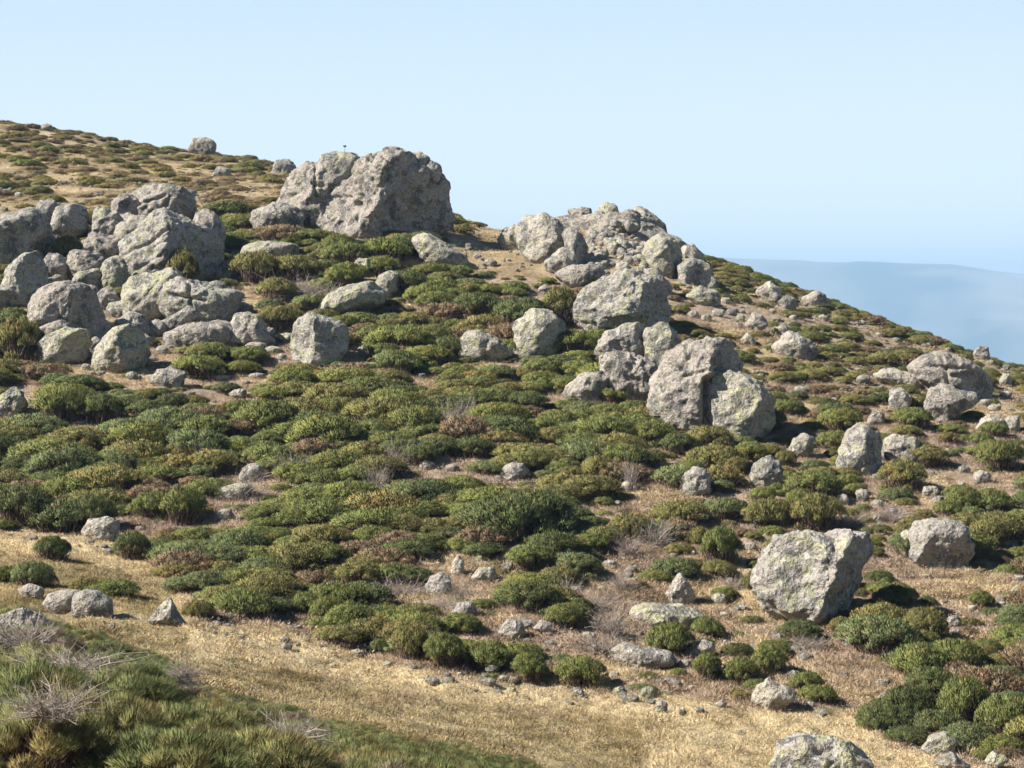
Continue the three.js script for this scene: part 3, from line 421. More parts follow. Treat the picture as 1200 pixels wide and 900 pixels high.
for (const [l, a, m] of [['round grey stone at the edge of the big meadow shrub', [[1081, 876], [1090, 864], [1107, 859], [1124, 869], [1112, 882], [1095, 884]], 0], ['half sunk stone in tussocky straw beside the round grey stone', [[1098, 894], [1104, 886], [1116, 883], [1138, 898], [1112, 908]], 1], ['small pale stone in straw near the big meadow shrub', [[1155, 891], [1165, 880], [1182, 890], [1165, 902]], 2], ['two toned stone on the turf at the slope foot', [[883, 818], [888, 806], [900, 797], [921, 802], [932, 817], [902, 832]], 2], ['upright pale stone shaped like a shark fin among brooms', [[781, 694], [788, 682], [797, 672], [804, 677], [813, 698], [808, 709], [793, 708]], 4], ['long flat pale slab above a round green broom', [[738, 718], [756, 708], [800, 711], [825, 722], [823, 732], [790, 733], [755, 733]], 2], ['broken whitish slab with a dark cleft at the slope foot', [[717, 764], [732, 754], [750, 760], [786, 764], [790, 776], [757, 782], [722, 778]], 4], ['tan stone beside the broken whitish slab', [[796, 768], [810, 754], [827, 749], [839, 757], [826, 769]], 1], ['dark stone with a pale rim on a small dirt ledge', [[498, 686], [505, 675], [516, 671], [531, 680], [528, 697], [506, 697]], 3], ['tall white stone standing on a small dirt ledge', [[527, 674], [530, 658], [537, 651], [543, 658], [542, 674]], 4], ['bright flat stone beside the dirt ledge', [[552, 677], [562, 664], [578, 665], [583, 676], [568, 681]], 4], ['speckled stone behind the rounded meadow edge shrubs', [[528, 718], [538, 706], [552, 706], [561, 716], [546, 724]], 0], ['lichen dotted stone in the rubble of the slope foot', [[584, 742], [594, 727], [610, 729], [616, 742], [600, 750]], 0], ['pinkish flat stone in the rubble of the slope foot', [[624, 736], [634, 727], [648, 731], [646, 741]], 1], ['isolated grey rock in the middle of the thicket', [[586, 552], [598, 543], [612, 543], [620, 552], [606, 562], [592, 561]], 3], ['pale flat rock with dark notches below the boulder heap', [[176, 446], [184, 434], [200, 431], [217, 438], [212, 452], [190, 455]], 4], ['rubbly grey slab at the thicket edge by the heap', [[-8, 486], [0, 466], [15, 455], [28, 460], [30, 474], [14, 486]], 2], ['cream stone peeping out of the upper thicket', [[268, 462], [275, 456], [287, 456], [290, 463], [278, 466]], 4], ['curved white rock above a twiggy clearing', [[280, 560], [284, 549], [297, 544], [309, 548], [304, 560], [290, 566]], 4], ['whitish rubble ledge in the twiggy clearing', [[252, 580], [260, 571], [282, 566], [296, 571], [290, 582], [266, 586]], 4], ['tiny white stone on top of the lower thicket', [[250, 606], [256, 596], [270, 597], [273, 606], [260, 610]], 4], ['grey slab in shade below the split boulder', [[795, 575], [800, 556], [815, 548], [830, 554], [832, 572], [812, 580]], 3], ['light stone under a leaning shrub beside the straw track', [[922, 530], [930, 514], [942, 507], [954, 512], [952, 528], [936, 536]], 4], ['flat skyline rock beside small dark shrubs on the upper slope', [[220, 175], [226, 163], [240, 161], [251, 166], [253, 178], [235, 181]], 1], ['low skyline rock at the shoulder of the great tor', [[317, 200], [324, 188], [338, 186], [346, 195], [344, 204], [326, 205]], 3], ['stone slab lying in grass on the upper slope', [[246, 206], [256, 195], [268, 198], [270, 207]], 3]]) rock(l, a, { mat: m, name: 'granite_stone', category: 'stone', cuts: 6, from: 34 });
// more small stones where the photograph shows them
const stones = [[600, 283, 12, 8], [560, 300, 10, 6], [575, 308, 16, 8], [548, 288, 9, 7], [640, 340, 18, 12], [650, 352, 16, 10], [858, 365, 14, 9], [868, 372, 12, 8], [842, 366, 16, 9], [828, 372, 14, 8], [850, 352, 12, 8], [812, 368, 14, 9], [905, 365, 10, 6], [930, 372, 9, 6], [965, 372, 12, 6], [900, 348, 12, 7], [1010, 378, 12, 5], [1030, 392, 9, 5], [1050, 398, 10, 6], [1085, 404, 12, 6], [1110, 410, 9, 5], [1160, 425, 10, 6], [1180, 430, 10, 6], [1165, 478, 16, 8], [1180, 462, 14, 8], [1155, 472, 14, 8], [1045, 600, 16, 8], [1090, 575, 20, 12], [1100, 585, 14, 9], [1130, 550, 14, 8], [1010, 580, 18, 14], [1030, 590, 12, 9], [1150, 558, 22, 14], [960, 655, 1, 1], [850, 790, 12, 12], [838, 785, 9, 12], [862, 800, 8, 6], [930, 790, 16, 8], [945, 770, 18, 8], [940, 760, 14, 6], [990, 790, 10, 6], [700, 760, 20, 10], [690, 745, 18, 9], [640, 780, 10, 5], [775, 828, 16, 12], [800, 835, 10, 7], [820, 832, 10, 6], [845, 825, 14, 8], [925, 820, 14, 7], [950, 825, 12, 5], [420, 765, 18, 9], [335, 757, 14, 8], [310, 722, 26, 7], [265, 722, 24, 6], [130, 735, 12, 7], [390, 780, 10, 5], [455, 778, 12, 6], [540, 790, 10, 5], [600, 808, 12, 5], [350, 735, 10, 6], [500, 545, 20, 12], [530, 548, 16, 9], [495, 440, 10, 6], [140, 480, 12, 5], [95, 495, 18, 5], [425, 410, 12, 8], [585, 420, 10, 6], [805, 750, 9, 6], [720, 790, 12, 7], [745, 795, 10, 6], [330, 320, 16, 9], [300, 405, 26, 9], [320, 410, 20, 9], [335, 395, 22, 10], [315, 388, 16, 10], [330, 418, 14, 8], [300, 440, 22, 6], [260, 442, 20, 6], [190, 410, 16, 10], [175, 425, 10, 10], [155, 440, 14, 9], [100, 430, 12, 8], [735, 570, 14, 12], [725, 590, 10, 8], [715, 660, 16, 7], [705, 690, 12, 7], [560, 655, 14, 8], [1120, 740, 10, 7], [1100, 720, 12, 6], [1140, 712, 10, 6], [1060, 690, 12, 6], [1085, 675, 14, 6], [870, 610, 12, 7], [880, 640, 14, 9], [850, 720, 14, 7], [1010, 770, 9, 5], [1030, 800, 10, 5], [55, 148, 14, 7], [35, 258, 14, 7], [22, 228, 10, 6], [5, 245, 10, 6]];
for (const [x, y, w, h] of stones) { if (w < 3) continue; const zone = y < 300 ? 'grassy ridge shoulder' : x > 800 && y < 440 ? 'heathy ridge slope' : y > 700 ? 'slope foot and straw meadow' : x > 780 ? 'sunny broom slope' : x < 345 && y < 450 ? 'gravel around the boulder heap' : 'broom thicket gaps'; blob(`small weathered granite stone lying loose in the ${zone}`, x, y, w, h, { group: `loose stones of the ${zone}`, mat: Math.floor(R() * 5), from: 34 }); }

{ // half-buried stones strewn over the open stony slope and its foot
  const r = rng(3131); let n = 0;
  for (let k = 0; k < 900 && n < 120; k++) {
    const x = rr(560, 1195, r), y = rr(440, 835, r), w = 5 + 14 * Math.pow(r(), 1.8); if (y > meadowEdge(x) + 6 || (x < 800 && y < 560) || ROCKS.some(q => x > q.x0 - 8 && x < q.x1 + 8 && y > q.y0 - 8 && y < q.y1 + 8)) continue; n++;
    const zone = y > 700 ? 'rubbly foot of the slope' : 'open stony slope'; blob(`half buried ${['grey', 'pinkish grey', 'yellowish grey', 'plain grey', 'pale'][n % 5]} stone strewn on the ${zone}`, x, y, w, w * rr(0.5, 0.8, r), { r, mat: n % 5, from: 34, minor: true, group: `half buried stones of the ${zone}` });
  }
}
// ---------------------------------------------------------------- shrubs
class Blades { // many small tapering blades in one geometry
  constructor() { this.p = []; this.n = []; this.c = []; }
  blade(x, y, z, dx, dy, dz, len, w, nx, ny, nz, c, r, bend = 0.15) {
    let sx = r() - 0.5, sy = (r() - 0.5) * 0.3, sz = r() - 0.5; const q = sx * dx + sy * dy + sz * dz; sx -= q * dx; sy -= q * dy; sz -= q * dz; const l = Math.hypot(sx, sy, sz) || 1; sx *= w / l; sy *= w / l; sz *= w / l;
    const bx = (r() - 0.5) * bend * len, bz = (r() - 0.5) * bend * len;
    this.p.push(x - sx, y - sy, z - sz, x + sx, y + sy, z + sz, x + dx * len + bx, y + dy * len, z + dz * len + bz);
    // normal of the blade, turned outwards, softened towards the crown's own normal
    let gx = sy * dz - sz * dy, gy = sz * dx - sx * dz, gz = sx * dy - sy * dx; const gl = Math.hypot(gx, gy, gz) || 1; const s = (gx * nx + gy * ny + gz * nz) < 0 ? -1 : 1;
    let mx = 0.5 * s * gx / gl + 0.6 * nx, my = 0.5 * s * gy / gl + 0.6 * ny, mz = 0.5 * s * gz / gl + 0.6 * nz; const ml = Math.hypot(mx, my, mz) || 1; mx /= ml; my /= ml; mz /= ml;
    for (let k = 0; k < 3; k++) { this.n.push(mx, my, mz); this.c.push(c[0], c[1], c[2]); }
  }
  stick(x0, y0, z0, x1, y1, z1, r0, r1, c) { // three-sided tapering twig
    const d = new THREE.Vector3(x1 - x0, y1 - y0, z1 - z0).normalize(), a = new THREE.Vector3(Math.abs(d.y) < 0.9 ? 0 : 1, Math.abs(d.y) < 0.9 ? 1 : 0, 0).cross(d).normalize(), b = d.clone().cross(a);
    const P = [], Nn = []; for (let k = 0; k < 3; k++) { const t = k * 2.0944, ux = a.x * Math.cos(t) + b.x * Math.sin(t), uy = a.y * Math.cos(t) + b.y * Math.sin(t), uz = a.z * Math.cos(t) + b.z * Math.sin(t); P.push([x0 + ux * r0, y0 + uy * r0, z0 + uz * r0], [x1 + ux * r1, y1 + uy * r1, z1 + uz * r1]); Nn.push([ux, uy, uz]); }
    for (let k = 0; k < 3; k++) { const j = (k + 1) % 3, A = P[k * 2], B = P[k * 2 + 1], C = P[j * 2], D = P[j * 2 + 1]; for (const [v, m] of [[A, k], [C, j], [D, j], [A, k], [D, j], [B, k]]) { this.p.push(...v); this.n.push(...Nn[m]); this.c.push(...c); } }
  }
  geometry() { const g = new THREE.BufferGeometry(); g.setAttribute('position', new THREE.Float32BufferAttribute(this.p, 3)); g.setAttribute('normal', new THREE.Float32BufferAttribute(this.n, 3)); g.setAttribute('color', new THREE.Float32BufferAttribute(this.c, 3)); return g; }
}
// a broom cushion about 2 m wide and 1 m high: many upright green switches on crowded tussocks over brown stems
function broomGeometry(seed, o = {}) {
  const r = rng(seed), leaf = new Blades(), wood = new Blades(), H = o.height || 0.85, lobes = [], nl = o.lobes || 60, count = o.count || 22000;
  const off = [rr(-0.25, 0.25, r), rr(-0.25, 0.25, r)], asym = rr(0.75, 1, r);
  for (let k = 0; k < nl; k++) { const t = Math.sqrt((k + 0.5) / nl), a = k * 2.39996 + rr(-0.4, 0.4, r), q = t * rr(0.82, 1.05, r); const x = Math.cos(a) * q * 0.84, z = Math.sin(a) * q * 0.84 * asym; const dome = Math.pow(Math.max(0, 1 - Math.pow(Math.min(1, Math.hypot(x + off[0] * 0.25, z / asym + off[1] * 0.25) / 0.9), 2.6)), 0.6); lobes.push({ x, z, y: H * (0.07 + 0.60 * dome) * rr(0.90, 1.10, r), s: rr(0.11, 0.18, r), tone: rr(0.75, 1.2, r), dry: r() < (o.dry ?? 0.12) }); }
  for (let k = 0; k < count; k++) {
    const L = lobes[Math.floor(r() * nl)], u = rr(-0.35, 1, r), a = r() * 6.2832, sq = Math.sqrt(1 - u * u), nx = Math.cos(a) * sq, nz = Math.sin(a) * sq, ny = u, deep = rr(0.62, 1.0, r);
    const x = L.x + nx * L.s * deep, y = Math.max(0.03, L.y + ny * L.s * 0.8 * deep), z = L.z + nz * L.s * deep;
    const lean = 0.55; let dx = nx * lean + x * 0.45 + rr(-0.2, 0.2, r), dy = 0.70 + ny * 0.45, dz = nz * lean + z * 0.45 + rr(-0.2, 0.2, r); const l = Math.hypot(dx, dy, dz); dx /= l; dy /= l; dz /= l;
    const v = L.tone * rr(0.7, 1.3, r), d = L.dry || r() < 0.07, c = d ? [v * 1.28, v * 1.0, v * 0.95] : [v * rr(0.85, 1.15, r), v, v * rr(0.8, 1.1, r)];
    let ox = nx * 0.7 + x * 0.5, oy = ny * 0.7 + 0.55, oz = nz * 0.7 + z * 0.5; const ol = Math.hypot(ox, oy, oz);
    leaf.blade(x, y, z, dx, dy, dz, rr(0.035, 0.085, r) * (o.len || 1), rr(0.0045, 0.008, r) * (o.wid || 1), ox / ol, oy / ol, oz / ol, c, r);
  }
  for (let k = 0; k < (o.stems || 130); k++) { // woody stems from the rootstock to the tussocks
    const L = lobes[k % nl], bx = L.x * 0.25 + rr(-0.1, 0.1, r), bz = L.z * 0.25 + rr(-0.1, 0.1, r), ex = L.x + rr(-0.16, 0.16, r), ez = L.z + rr(-0.16, 0.16, r), ey = L.y * rr(0.7, 1.05, r), mx = (bx + ex) / 2 + rr(-0.08, 0.08, r) + L.x * 0.12, mz = (bz + ez) / 2 + rr(-0.08, 0.08, r) + L.z * 0.12, my = ey * rr(0.3, 0.55, r), v = rr(0.6, 1.4, r), c = [v, v * 0.82, v * 0.66];
    wood.stick(bx, -0.1, bz, mx, my, mz, 0.016, 0.011, c); wood.stick(mx, my, mz, ex, ey, ez, 0.011, 0.005, c);
  }
  for (let k = 0; k < (o.inner || 1500); k++) { // dry shoots inside and under the cushion
    const L = lobes[Math.floor(r() * nl)], x = L.x * rr(0.5, 0.98, r) + rr(-0.15, 0.15, r), z = L.z * rr(0.5, 0.98, r) + rr(-0.15, 0.15, r), y = rr(0, L.y * 0.85, r), v = rr(0.5, 1.3, r); let dx = x * 0.6 + rr(-0.5, 0.5, r), dz = z * 0.6 + rr(-0.5, 0.5, r), l = Math.hypot(dx, 0.8, dz);
    const h = Math.hypot(x, z) || 1; wood.blade(x, y, z, dx / l, 0.8 / l, dz / l, rr(0.10, 0.24, r), rr(0.006, 0.012, r) * (o.thin || 1), x / h, 0.3, z / h, [v, v * 0.8, v * 0.6], r);
  }
  return { leaf: leaf.geometry(), wood: wood.geometry() };
}
const BROOMS = [11, 23, 37, 41, 59, 67].map((s, i) => broomGeometry(s, { height: [0.85, 0.95, 0.75, 0.9, 0.8, 1.0][i], lobes: [100, 120, 90, 130, 105, 115][i], count: 28000, dry: [0.05, 0.15, 0.03, 0.25, 0.1, 0.08][i] }));
const DRYS = [83, 97, 101].map(s => broomGeometry(s, { height: 0.8, lobes: 46, dry: 0.6, count: 11000, inner: 3200, stems: 200 }));
const leafMat = c => new THREE.MeshStandardMaterial({ color: new THREE.Color().setRGB(...c), vertexColors: true, roughness: 0.85, side: THREE.DoubleSide });
const TONES = { green: [0.190, 0.217, 0.062], fresh: [0.215, 0.240, 0.062], dark: [0.125, 0.152, 0.050], olive: [0.235, 0.222, 0.074], bluish: [0.178, 0.214, 0.084], brown: [0.225, 0.185, 0.108] };
const LM = Object.fromEntries(Object.entries(TONES).map(([k, c]) => [k, leafMat(c)]));
const woodMat = leafMat([0.15, 0.125, 0.10]);
const WORDS = { green: 'mid green', fresh: 'bright green', dark: 'dark green', olive: 'yellowish olive', bluish: 'bluish green', brown: 'brown half dry' };

function deadGeometry(seed, n = 150) { // bleached tangle of a dead shrub, about 2 m across
  const r = rng(seed), b = new Blades();
  for (let k = 0; k < n; k++) {
    const a = r() * 6.2832; let x = rr(-0.25, 0.25, r), y = 0, z = rr(-0.25, 0.25, r), dx = Math.cos(a) * rr(0.4, 1, r), dy = rr(0.15, 0.8, r), dz = Math.sin(a) * rr(0.4, 1, r), w = rr(0.010, 0.024, r); const v = rr(0.6, 1.35, r), c = [v, v * 0.93, v * 0.86];
    for (let s = 0; s < 4; s++) { const l = rr(0.14, 0.30, r), X = x + dx * l, Y = Math.max(0.02, y + dy * l), Z = z + dz * l; b.stick(x, y, z, X, Y, Z, w, w * 0.72, c); if (s > 0) for (let t = 0; t < 2; t++) b.stick(X, Y, Z, X + rr(-0.2, 0.2, r), Y + rr(-0.08, 0.22, r), Z + rr(-0.2, 0.2, r), w * 0.55, w * 0.2, c); x = X; y = Y; z = Z; dx += rr(-0.45, 0.45, r); dy += rr(-0.45, 0.2, r); dz += rr(-0.45, 0.45, r); w *= 0.7; }
  }
  return b.geometry();
}
const DEADS = [131, 139, 151].map(s => deadGeometry(s));
const deadMat = new THREE.MeshStandardMaterial({ color: new THREE.Color().setRGB(0.30, 0.265, 0.235), vertexColors: true, roughness: 0.95, side: THREE.DoubleSide });

{ // every rock with a look of its own can serve to say where a plant stands
  const stop = /\s(with|on|in|at|under|below|beside|behind|between|of|before|among|above|amid|out|to|just|near|by|wedged|standing|nested|leaning|split|breaking|touching|lying|dropping|resting|perched|catching|fully|half|alone|showing|peeping|tucked|propped|sloping|crowning|shaped like|filling|strewn|atop)\b.*$/, seen = new Map();
  for (const q of ROCKS) if (q.label && !q.group) { const m = 'the ' + q.label.replace(stop, ''); q.short = m; seen.set(m, (seen.get(m) || 0) + 1); }
  for (const q of ROCKS) if (!q.mark && q.short && seen.get(q.short) === 1 && q.short.split(' ').length > 2 && q.short.split(' ').length < 7) q.mark = q.short;
}
const landmarks = ROCKS.filter(q => q.mark);
function place(p, px, py) { // how a plant's place can be told
  let best = null, bd = 1e9; for (const L of landmarks) { const e = Math.hypot(p.x - L.x, p.z - L.z) - L.r; if (e < bd) { bd = e; best = L; } }
  if (bd < 1.7) return 'beside ' + best.mark; if (bd < 4.2) return 'a few steps from ' + best.mark;
  const d = -p.z; if (d < 34) return 'on the bushy knoll above the straw hollow';
  if (d > 104 && px < 560) return 'on the heathy slope above the boulder heap';
  if (px > 820 && d > 80) return 'on the slope of the descending ridge';
  if (d < 54) return 'along the edge of the straw meadow'; if (px > 800) return 'on the open stony slope';
  return d < 66 ? 'in the lower broom thicket' : 'in the upper broom thicket';
}
const SHRUBS = []; // { p, w, h, tone, kind, rot, px, py, size }
function addShrub(p, w, h, tone, kind, px, py, must = 0) { SHRUBS.push({ p, w, h, tone, kind, px, py, rot: R() * 6.283, v: Math.floor(R() * 60), size: must + (px > -15 && px < 1215 && py < 915 ? 1 : 0.0001) * w * h / (p.z * p.z) }); }
function near(px, py) { return hit(px, py, 34); }
// shrubs picked out in the photograph: base middle, width, height in pixels
const PICK = [[62, 656, 50, 36, 'dark'], [155, 654, 52, 34, 'dark'], [190, 656, 30, 20, 'olive'], [30, 618, 90, 50, 'dark'], [110, 622, 60, 45, 'dark'], [213, 336, 48, 46, 'olive'], [80, 305, 50, 36, 'olive'], [266, 258, 72, 26, 'dark'], [285, 272, 60, 22, 'green'], [300, 330, 66, 36, 'olive'], [345, 326, 80, 34, 'olive'], [325, 352, 62, 34, 'olive'], [452, 306, 84, 34, 'fresh'], [398, 302, 50, 34, 'green'], [406, 336, 66, 30, 'fresh'], [330, 284, 90, 26, 'brown'], [385, 318, 40, 18, 'dark'], [330, 386, 70, 34, 'olive'], [985, 503, 62, 28, 'fresh'], [1068, 501, 58, 28, 'green'], [1172, 550, 66, 38, 'green'], [1085, 545, 60, 26, 'olive'], [900, 616, 80, 40, 'olive'], [955, 618, 80, 42, 'olive'], [845, 662, 66, 52, 'green'], [818, 640, 40, 30, 'olive'], [1075, 792, 90, 50, 'green'], [1120, 788, 80, 44, 'green'], [1062, 848, 74, 48, 'dark'], [1130, 850, 90, 58, 'green'], [1180, 862, 80, 56, 'green'], [1135, 874, 70, 30, 'bluish'], [868, 803, 52, 36, 'green'], [900, 788, 60, 34, 'green'], [946, 811, 52, 30, 'green'], [830, 795, 46, 34, 'green'], [1050, 712, 60, 36, 'green'], [1030, 738, 80, 36, 'olive'], [1085, 750, 60, 40, 'olive'], [1038, 690, 22, 16, 'bluish'], [660, 735, 52, 32, 'green'], [785, 765, 64, 46, 'green'], [830, 748, 50, 34, 'green'], [482, 772, 54, 42, 'olive'], [520, 778, 70, 46, 'green'], [570, 786, 70, 42, 'green'], [620, 796, 66, 40, 'green'], [680, 802, 70, 38, 'green'], [540, 744, 60, 28, 'fresh'], [356, 720, 56, 34, 'green'], [410, 742, 74, 42, 'green'], [385, 728, 50, 34, 'green'], [445, 766, 30, 24, 'bluish'], [232, 726, 46, 30, 'olive'], [262, 716, 56, 34, 'olive'], [300, 712, 50, 28, 'olive'], [130, 700, 80, 26, 'green'], [100, 694, 46, 22, 'olive'], [40, 690, 60, 34, 'bluish'], [5, 684, 40, 24, 'fresh'], [180, 608, 66, 40, 'green'], [215, 612, 60, 46, 'green'], [75, 494, 80, 44, 'green'], [120, 494, 70, 38, 'dark'], [22, 422, 66, 52, 'olive'], [245, 424, 70, 26, 'green'], [290, 426, 60, 24, 'green'], [940, 604, 50, 34, 'fresh'], [1112, 606, 40, 26, 'green'], [1160, 600, 70, 34, 'green'], [1130, 600, 46, 34, 'green'], [880, 540, 46, 26, 'fresh'], [862, 556, 40, 24, 'olive'], [920, 546, 30, 20, 'olive'], [1056, 572, 60, 36, 'olive'], [1165, 510, 40, 20, 'green'], [1060, 466, 40, 20, 'olive'], [1125, 640, 30, 20, 'olive'], [1160, 640, 60, 36, 'olive'], [1150, 712, 34, 26, 'green'], [915, 720, 30, 18, 'green'], [880, 690, 30, 20, 'olive'], [985, 740, 34, 20, 'olive'], [700, 404, 60, 22, 'green'], [640, 440, 60, 26, 'green'], [720, 470, 60, 24, 'green'], [680, 488, 50, 24, 'bluish'], [610, 384, 90, 40, 'dark'], [655, 380, 50, 44, 'olive'], [560, 372, 80, 36, 'dark'], [760, 520, 70, 30, 'green'], [830, 528, 70, 30, 'olive'], [700, 560, 70, 34, 'olive'], [740, 630, 60, 30, 'olive'], [930, 840, 1, 1, '']];
for (const [x, y, w, h, t] of PICK) { if (w < 5) continue; const p = near(x, y); if (!p) continue; const s = -p.z / F; addShrub(p, w * s * 1.05, h * s * 1.12, t, t === 'brown' ? 'dry' : 'broom', x, y, 1); }
const DEAD = [[700, 716, 60, 30], [715, 745, 60, 40], [705, 762, 90, 20], [740, 575, 24, 40], [735, 650, 50, 26], [770, 640, 60, 36], [470, 700, 70, 26], [520, 715, 60, 22], [540, 700, 40, 20], [470, 545, 50, 30], [440, 580, 40, 40], [520, 505, 60, 34], [545, 495, 50, 30], [285, 585, 60, 30], [340, 560, 50, 30], [345, 350, 70, 26], [375, 352, 60, 26], [990, 615, 60, 18], [1045, 610, 50, 20], [730, 690, 40, 24], [950, 760, 60, 20], [560, 570, 30, 16], [860, 690, 40, 18], [1060, 640, 24, 22], [230, 540, 40, 26], [300, 565, 34, 20], [900, 745, 46, 16], [660, 700, 50, 24], [640, 690, 40, 20], [590, 700, 40, 20]];
for (const [x, y, w, h] of DEAD) { const p = near(x, y); if (!p) continue; const s = -p.z / F; addShrub(p, w * s, h * s * 1.15, 'dead', 'dead', x, y, 1); }

const BARE = [[600, 250, 90, 12], [70, 640, 120, 20], [165, 622, 60, 12], [60, 668, 80, 10], [200, 712, 50, 18], [285, 565, 45, 18], [475, 700, 55, 18], [520, 668, 40, 14], [600, 735, 40, 12], [615, 525, 28, 10], [540, 545, 40, 10], [760, 580, 36, 30], [735, 660, 50, 24], [710, 715, 40, 36], [980, 775, 55, 28], [950, 735, 60, 12], [1100, 685, 60, 22], [1165, 690, 25, 20], [860, 590, 36, 14], [938, 520, 18, 28], [1030, 570, 30, 16], [330, 400, 60, 26], [300, 350, 24, 14], [430, 350, 40, 10], [560, 295, 50, 26], [600, 300, 30, 16], [660, 345, 20, 16], [880, 715, 60, 12], [870, 660, 18, 30], [1040, 650, 18, 20], [800, 700, 40, 14], [770, 750, 50, 14], [1110, 560, 40, 12], [1170, 570, 40, 10], [620, 650, 20, 8], [30, 470, 40, 16], [110, 440, 30, 12], [200, 445, 30, 12], [730, 280, 70, 60], [610, 280, 60, 30], [860, 370, 40, 14], [1040, 720, 16, 14], [960, 800, 50, 14], [740, 775, 60, 14], [660, 760, 50, 12]];
const bare = (x, y) => BARE.some(([a, b, c, e]) => ((x - a) / c) ** 2 + ((y - b) / e) ** 2 < 1);
function hidesRock(px, py, w, h, d, over = 0.22) { // would this plant stand in front of a rock the photograph shows?
  for (const q of ROCKS) { if (q.minor) continue; if (q.d < d - 0.4) { // rock in front: keep plants out of its body
      if (px > q.x0 && px < q.x1 && Math.abs(d - q.d) < q.r) return true; continue; }
    if (px + w * 0.42 < q.x0 || px - w * 0.42 > q.x1) continue; const top = py - h; if (top < q.y1 - over * (q.y1 - q.y0) && py > q.y0 + 2) return true; }
  return false;
}
{ // the rest of the shrub cover
  const r = rng(2024), grid = new Map(), key = (x, z) => Math.floor(x / 2) + ',' + Math.floor(z / 2);
  const put = (x, z, rad) => { const k = key(x, z); (grid.get(k) || grid.set(k, []).get(k)).push([x, z, rad]); };
  const free = (x, z, rad, f) => { const X = Math.floor(x / 2), Z = Math.floor(z / 2); for (let i = -1; i <= 1; i++) for (let j = -1; j <= 1; j++) for (const [a, b, q] of grid.get((X + i) + ',' + (Z + j)) || []) if (Math.hypot(a - x, b - z) < (q + rad) * f) return false; return true; };
  for (const s of SHRUBS) put(s.p.x, s.p.z, s.w * 0.45);
  for (let k = 0; k < 60000; k++) {
    const d = Math.sqrt(rr(40 * 40, 172 * 172, r)), px = rr(-420, 1540, r), x = (px - 600) / F * d, z = -d, y = ground(x, z), [qx, qy] = project(x, y, z);
    if (qy < 90 || qy > 960) continue;
    const far = d > 104 && qx < 560, ridge = qx > 790 && d > 76, open = qx > 770 + 40 * noise(qy * 0.02, 3, 1) && !ridge;
    if (d < 64 && qy > meadowEdge(qx) - 4) continue;
    const patch = fbm(x * 0.13, z * 0.13, 71, 3);
    let want = far ? 0.36 + patch * 2.2 : ridge ? 0.8 + patch : open ? 0.86 + patch * 1.4 : 0.97 + patch * 0.5;
    if (r() > want || bare(qx, qy)) continue;
    let w = far ? 0.6 + 2.2 * Math.pow(r(), 2) : ridge ? rr(0.8, 2.0, r) : open ? 0.7 + 1.9 * Math.pow(r(), 1.3) : rr(1.4, d < 58 ? 2.3 : 3.5, r), h = w * (far ? rr(0.20, 0.32, r) : ridge ? rr(0.28, 0.42, r) : open ? rr(0.34, 0.50, r) : rr(0.28, 0.44, r));
    if (!free(x, z, w * 0.45, far ? 0.62 : ridge ? 0.60 : open ? 0.60 : 0.40)) continue;
    if (hidesRock(qx, qy, w * F / d, h * F / d, d)) { if (r() < 0.5) continue; w *= 0.4; h *= 0.35; if (hidesRock(qx, qy, w * F / d, h * F / d, d)) continue; }
    const t = r() + patch * 0.35, dry = r() < (far ? 0.55 : ridge ? 0.22 : open ? 0.16 : 0.14), tone = dry ? (r() < 0.6 ? 'brown' : 'olive') : far ? (t < 0.06 ? 'dark' : t < 0.22 ? 'green' : 'olive') : ridge ? (t < 0.2 ? 'dark' : t < 0.5 ? 'green' : 'olive') : (t < 0.12 ? 'dark' : t < 0.30 ? 'bluish' : t < 0.60 ? 'green' : t < 0.76 ? 'fresh' : 'olive');
    addShrub(new THREE.Vector3(x, y - (far ? 0.28 : ridge ? 0.15 : 0.04) * h, z), w, h * (far ? 1.25 : 1.08), tone, dry ? 'dry' : 'broom', qx, qy); put(x, z, w * 0.45);
  }
}
const tmpC = new THREE.Color();
function buildShrub(s) {
  if (s.kind === 'dead') {
    const m = shadowed(new THREE.Mesh(DEADS[s.v % 3], deadMat)); m.name = numbered('dead_shrub'); m.position.copy(s.p); m.position.y -= 0.05; m.rotation.y = s.rot; m.scale.set(s.w / 2, s.h / 0.8, s.w / 2);
    const w = place(s.p, s.px, s.py); tag(m, `bleached grey tangle of a dead shrub ${w}`, 'dead shrub', `dead shrubs ${w}`); scene.add(m); return;
  }
  const set = s.kind === 'dry' ? DRYS : BROOMS, q = set[s.v % set.length], g = new THREE.Group();
  g.name = numbered(s.kind === 'dry' ? 'dry_shrub' : 'broom_shrub'); g.position.copy(s.p); g.position.y -= 0.06; g.rotation.y = s.rot; g.scale.set(s.w / 2, s.h / 0.9, s.w / 2 * (0.85 + (s.v % 7) * 0.05));
  const f = shadowed(new THREE.Mesh(q.leaf, LM[s.tone])), st = shadowed(new THREE.Mesh(q.wood, woodMat)); f.name = 'foliage'; st.name = 'stems'; g.add(f, st);
  const w = place(s.p, s.px, s.py), look = s.kind === 'dry' ? (s.tone === 'olive' ? 'sparse olive half dry' : 'sparse brown half dry') : (s.h / s.w > 0.52 ? 'tall domed ' : 'low cushioned ') + WORDS[s.tone];
  tag(g, `${look} shrub ${w}`, 'shrub', `${look} shrubs ${w}`); scene.add(g);
}
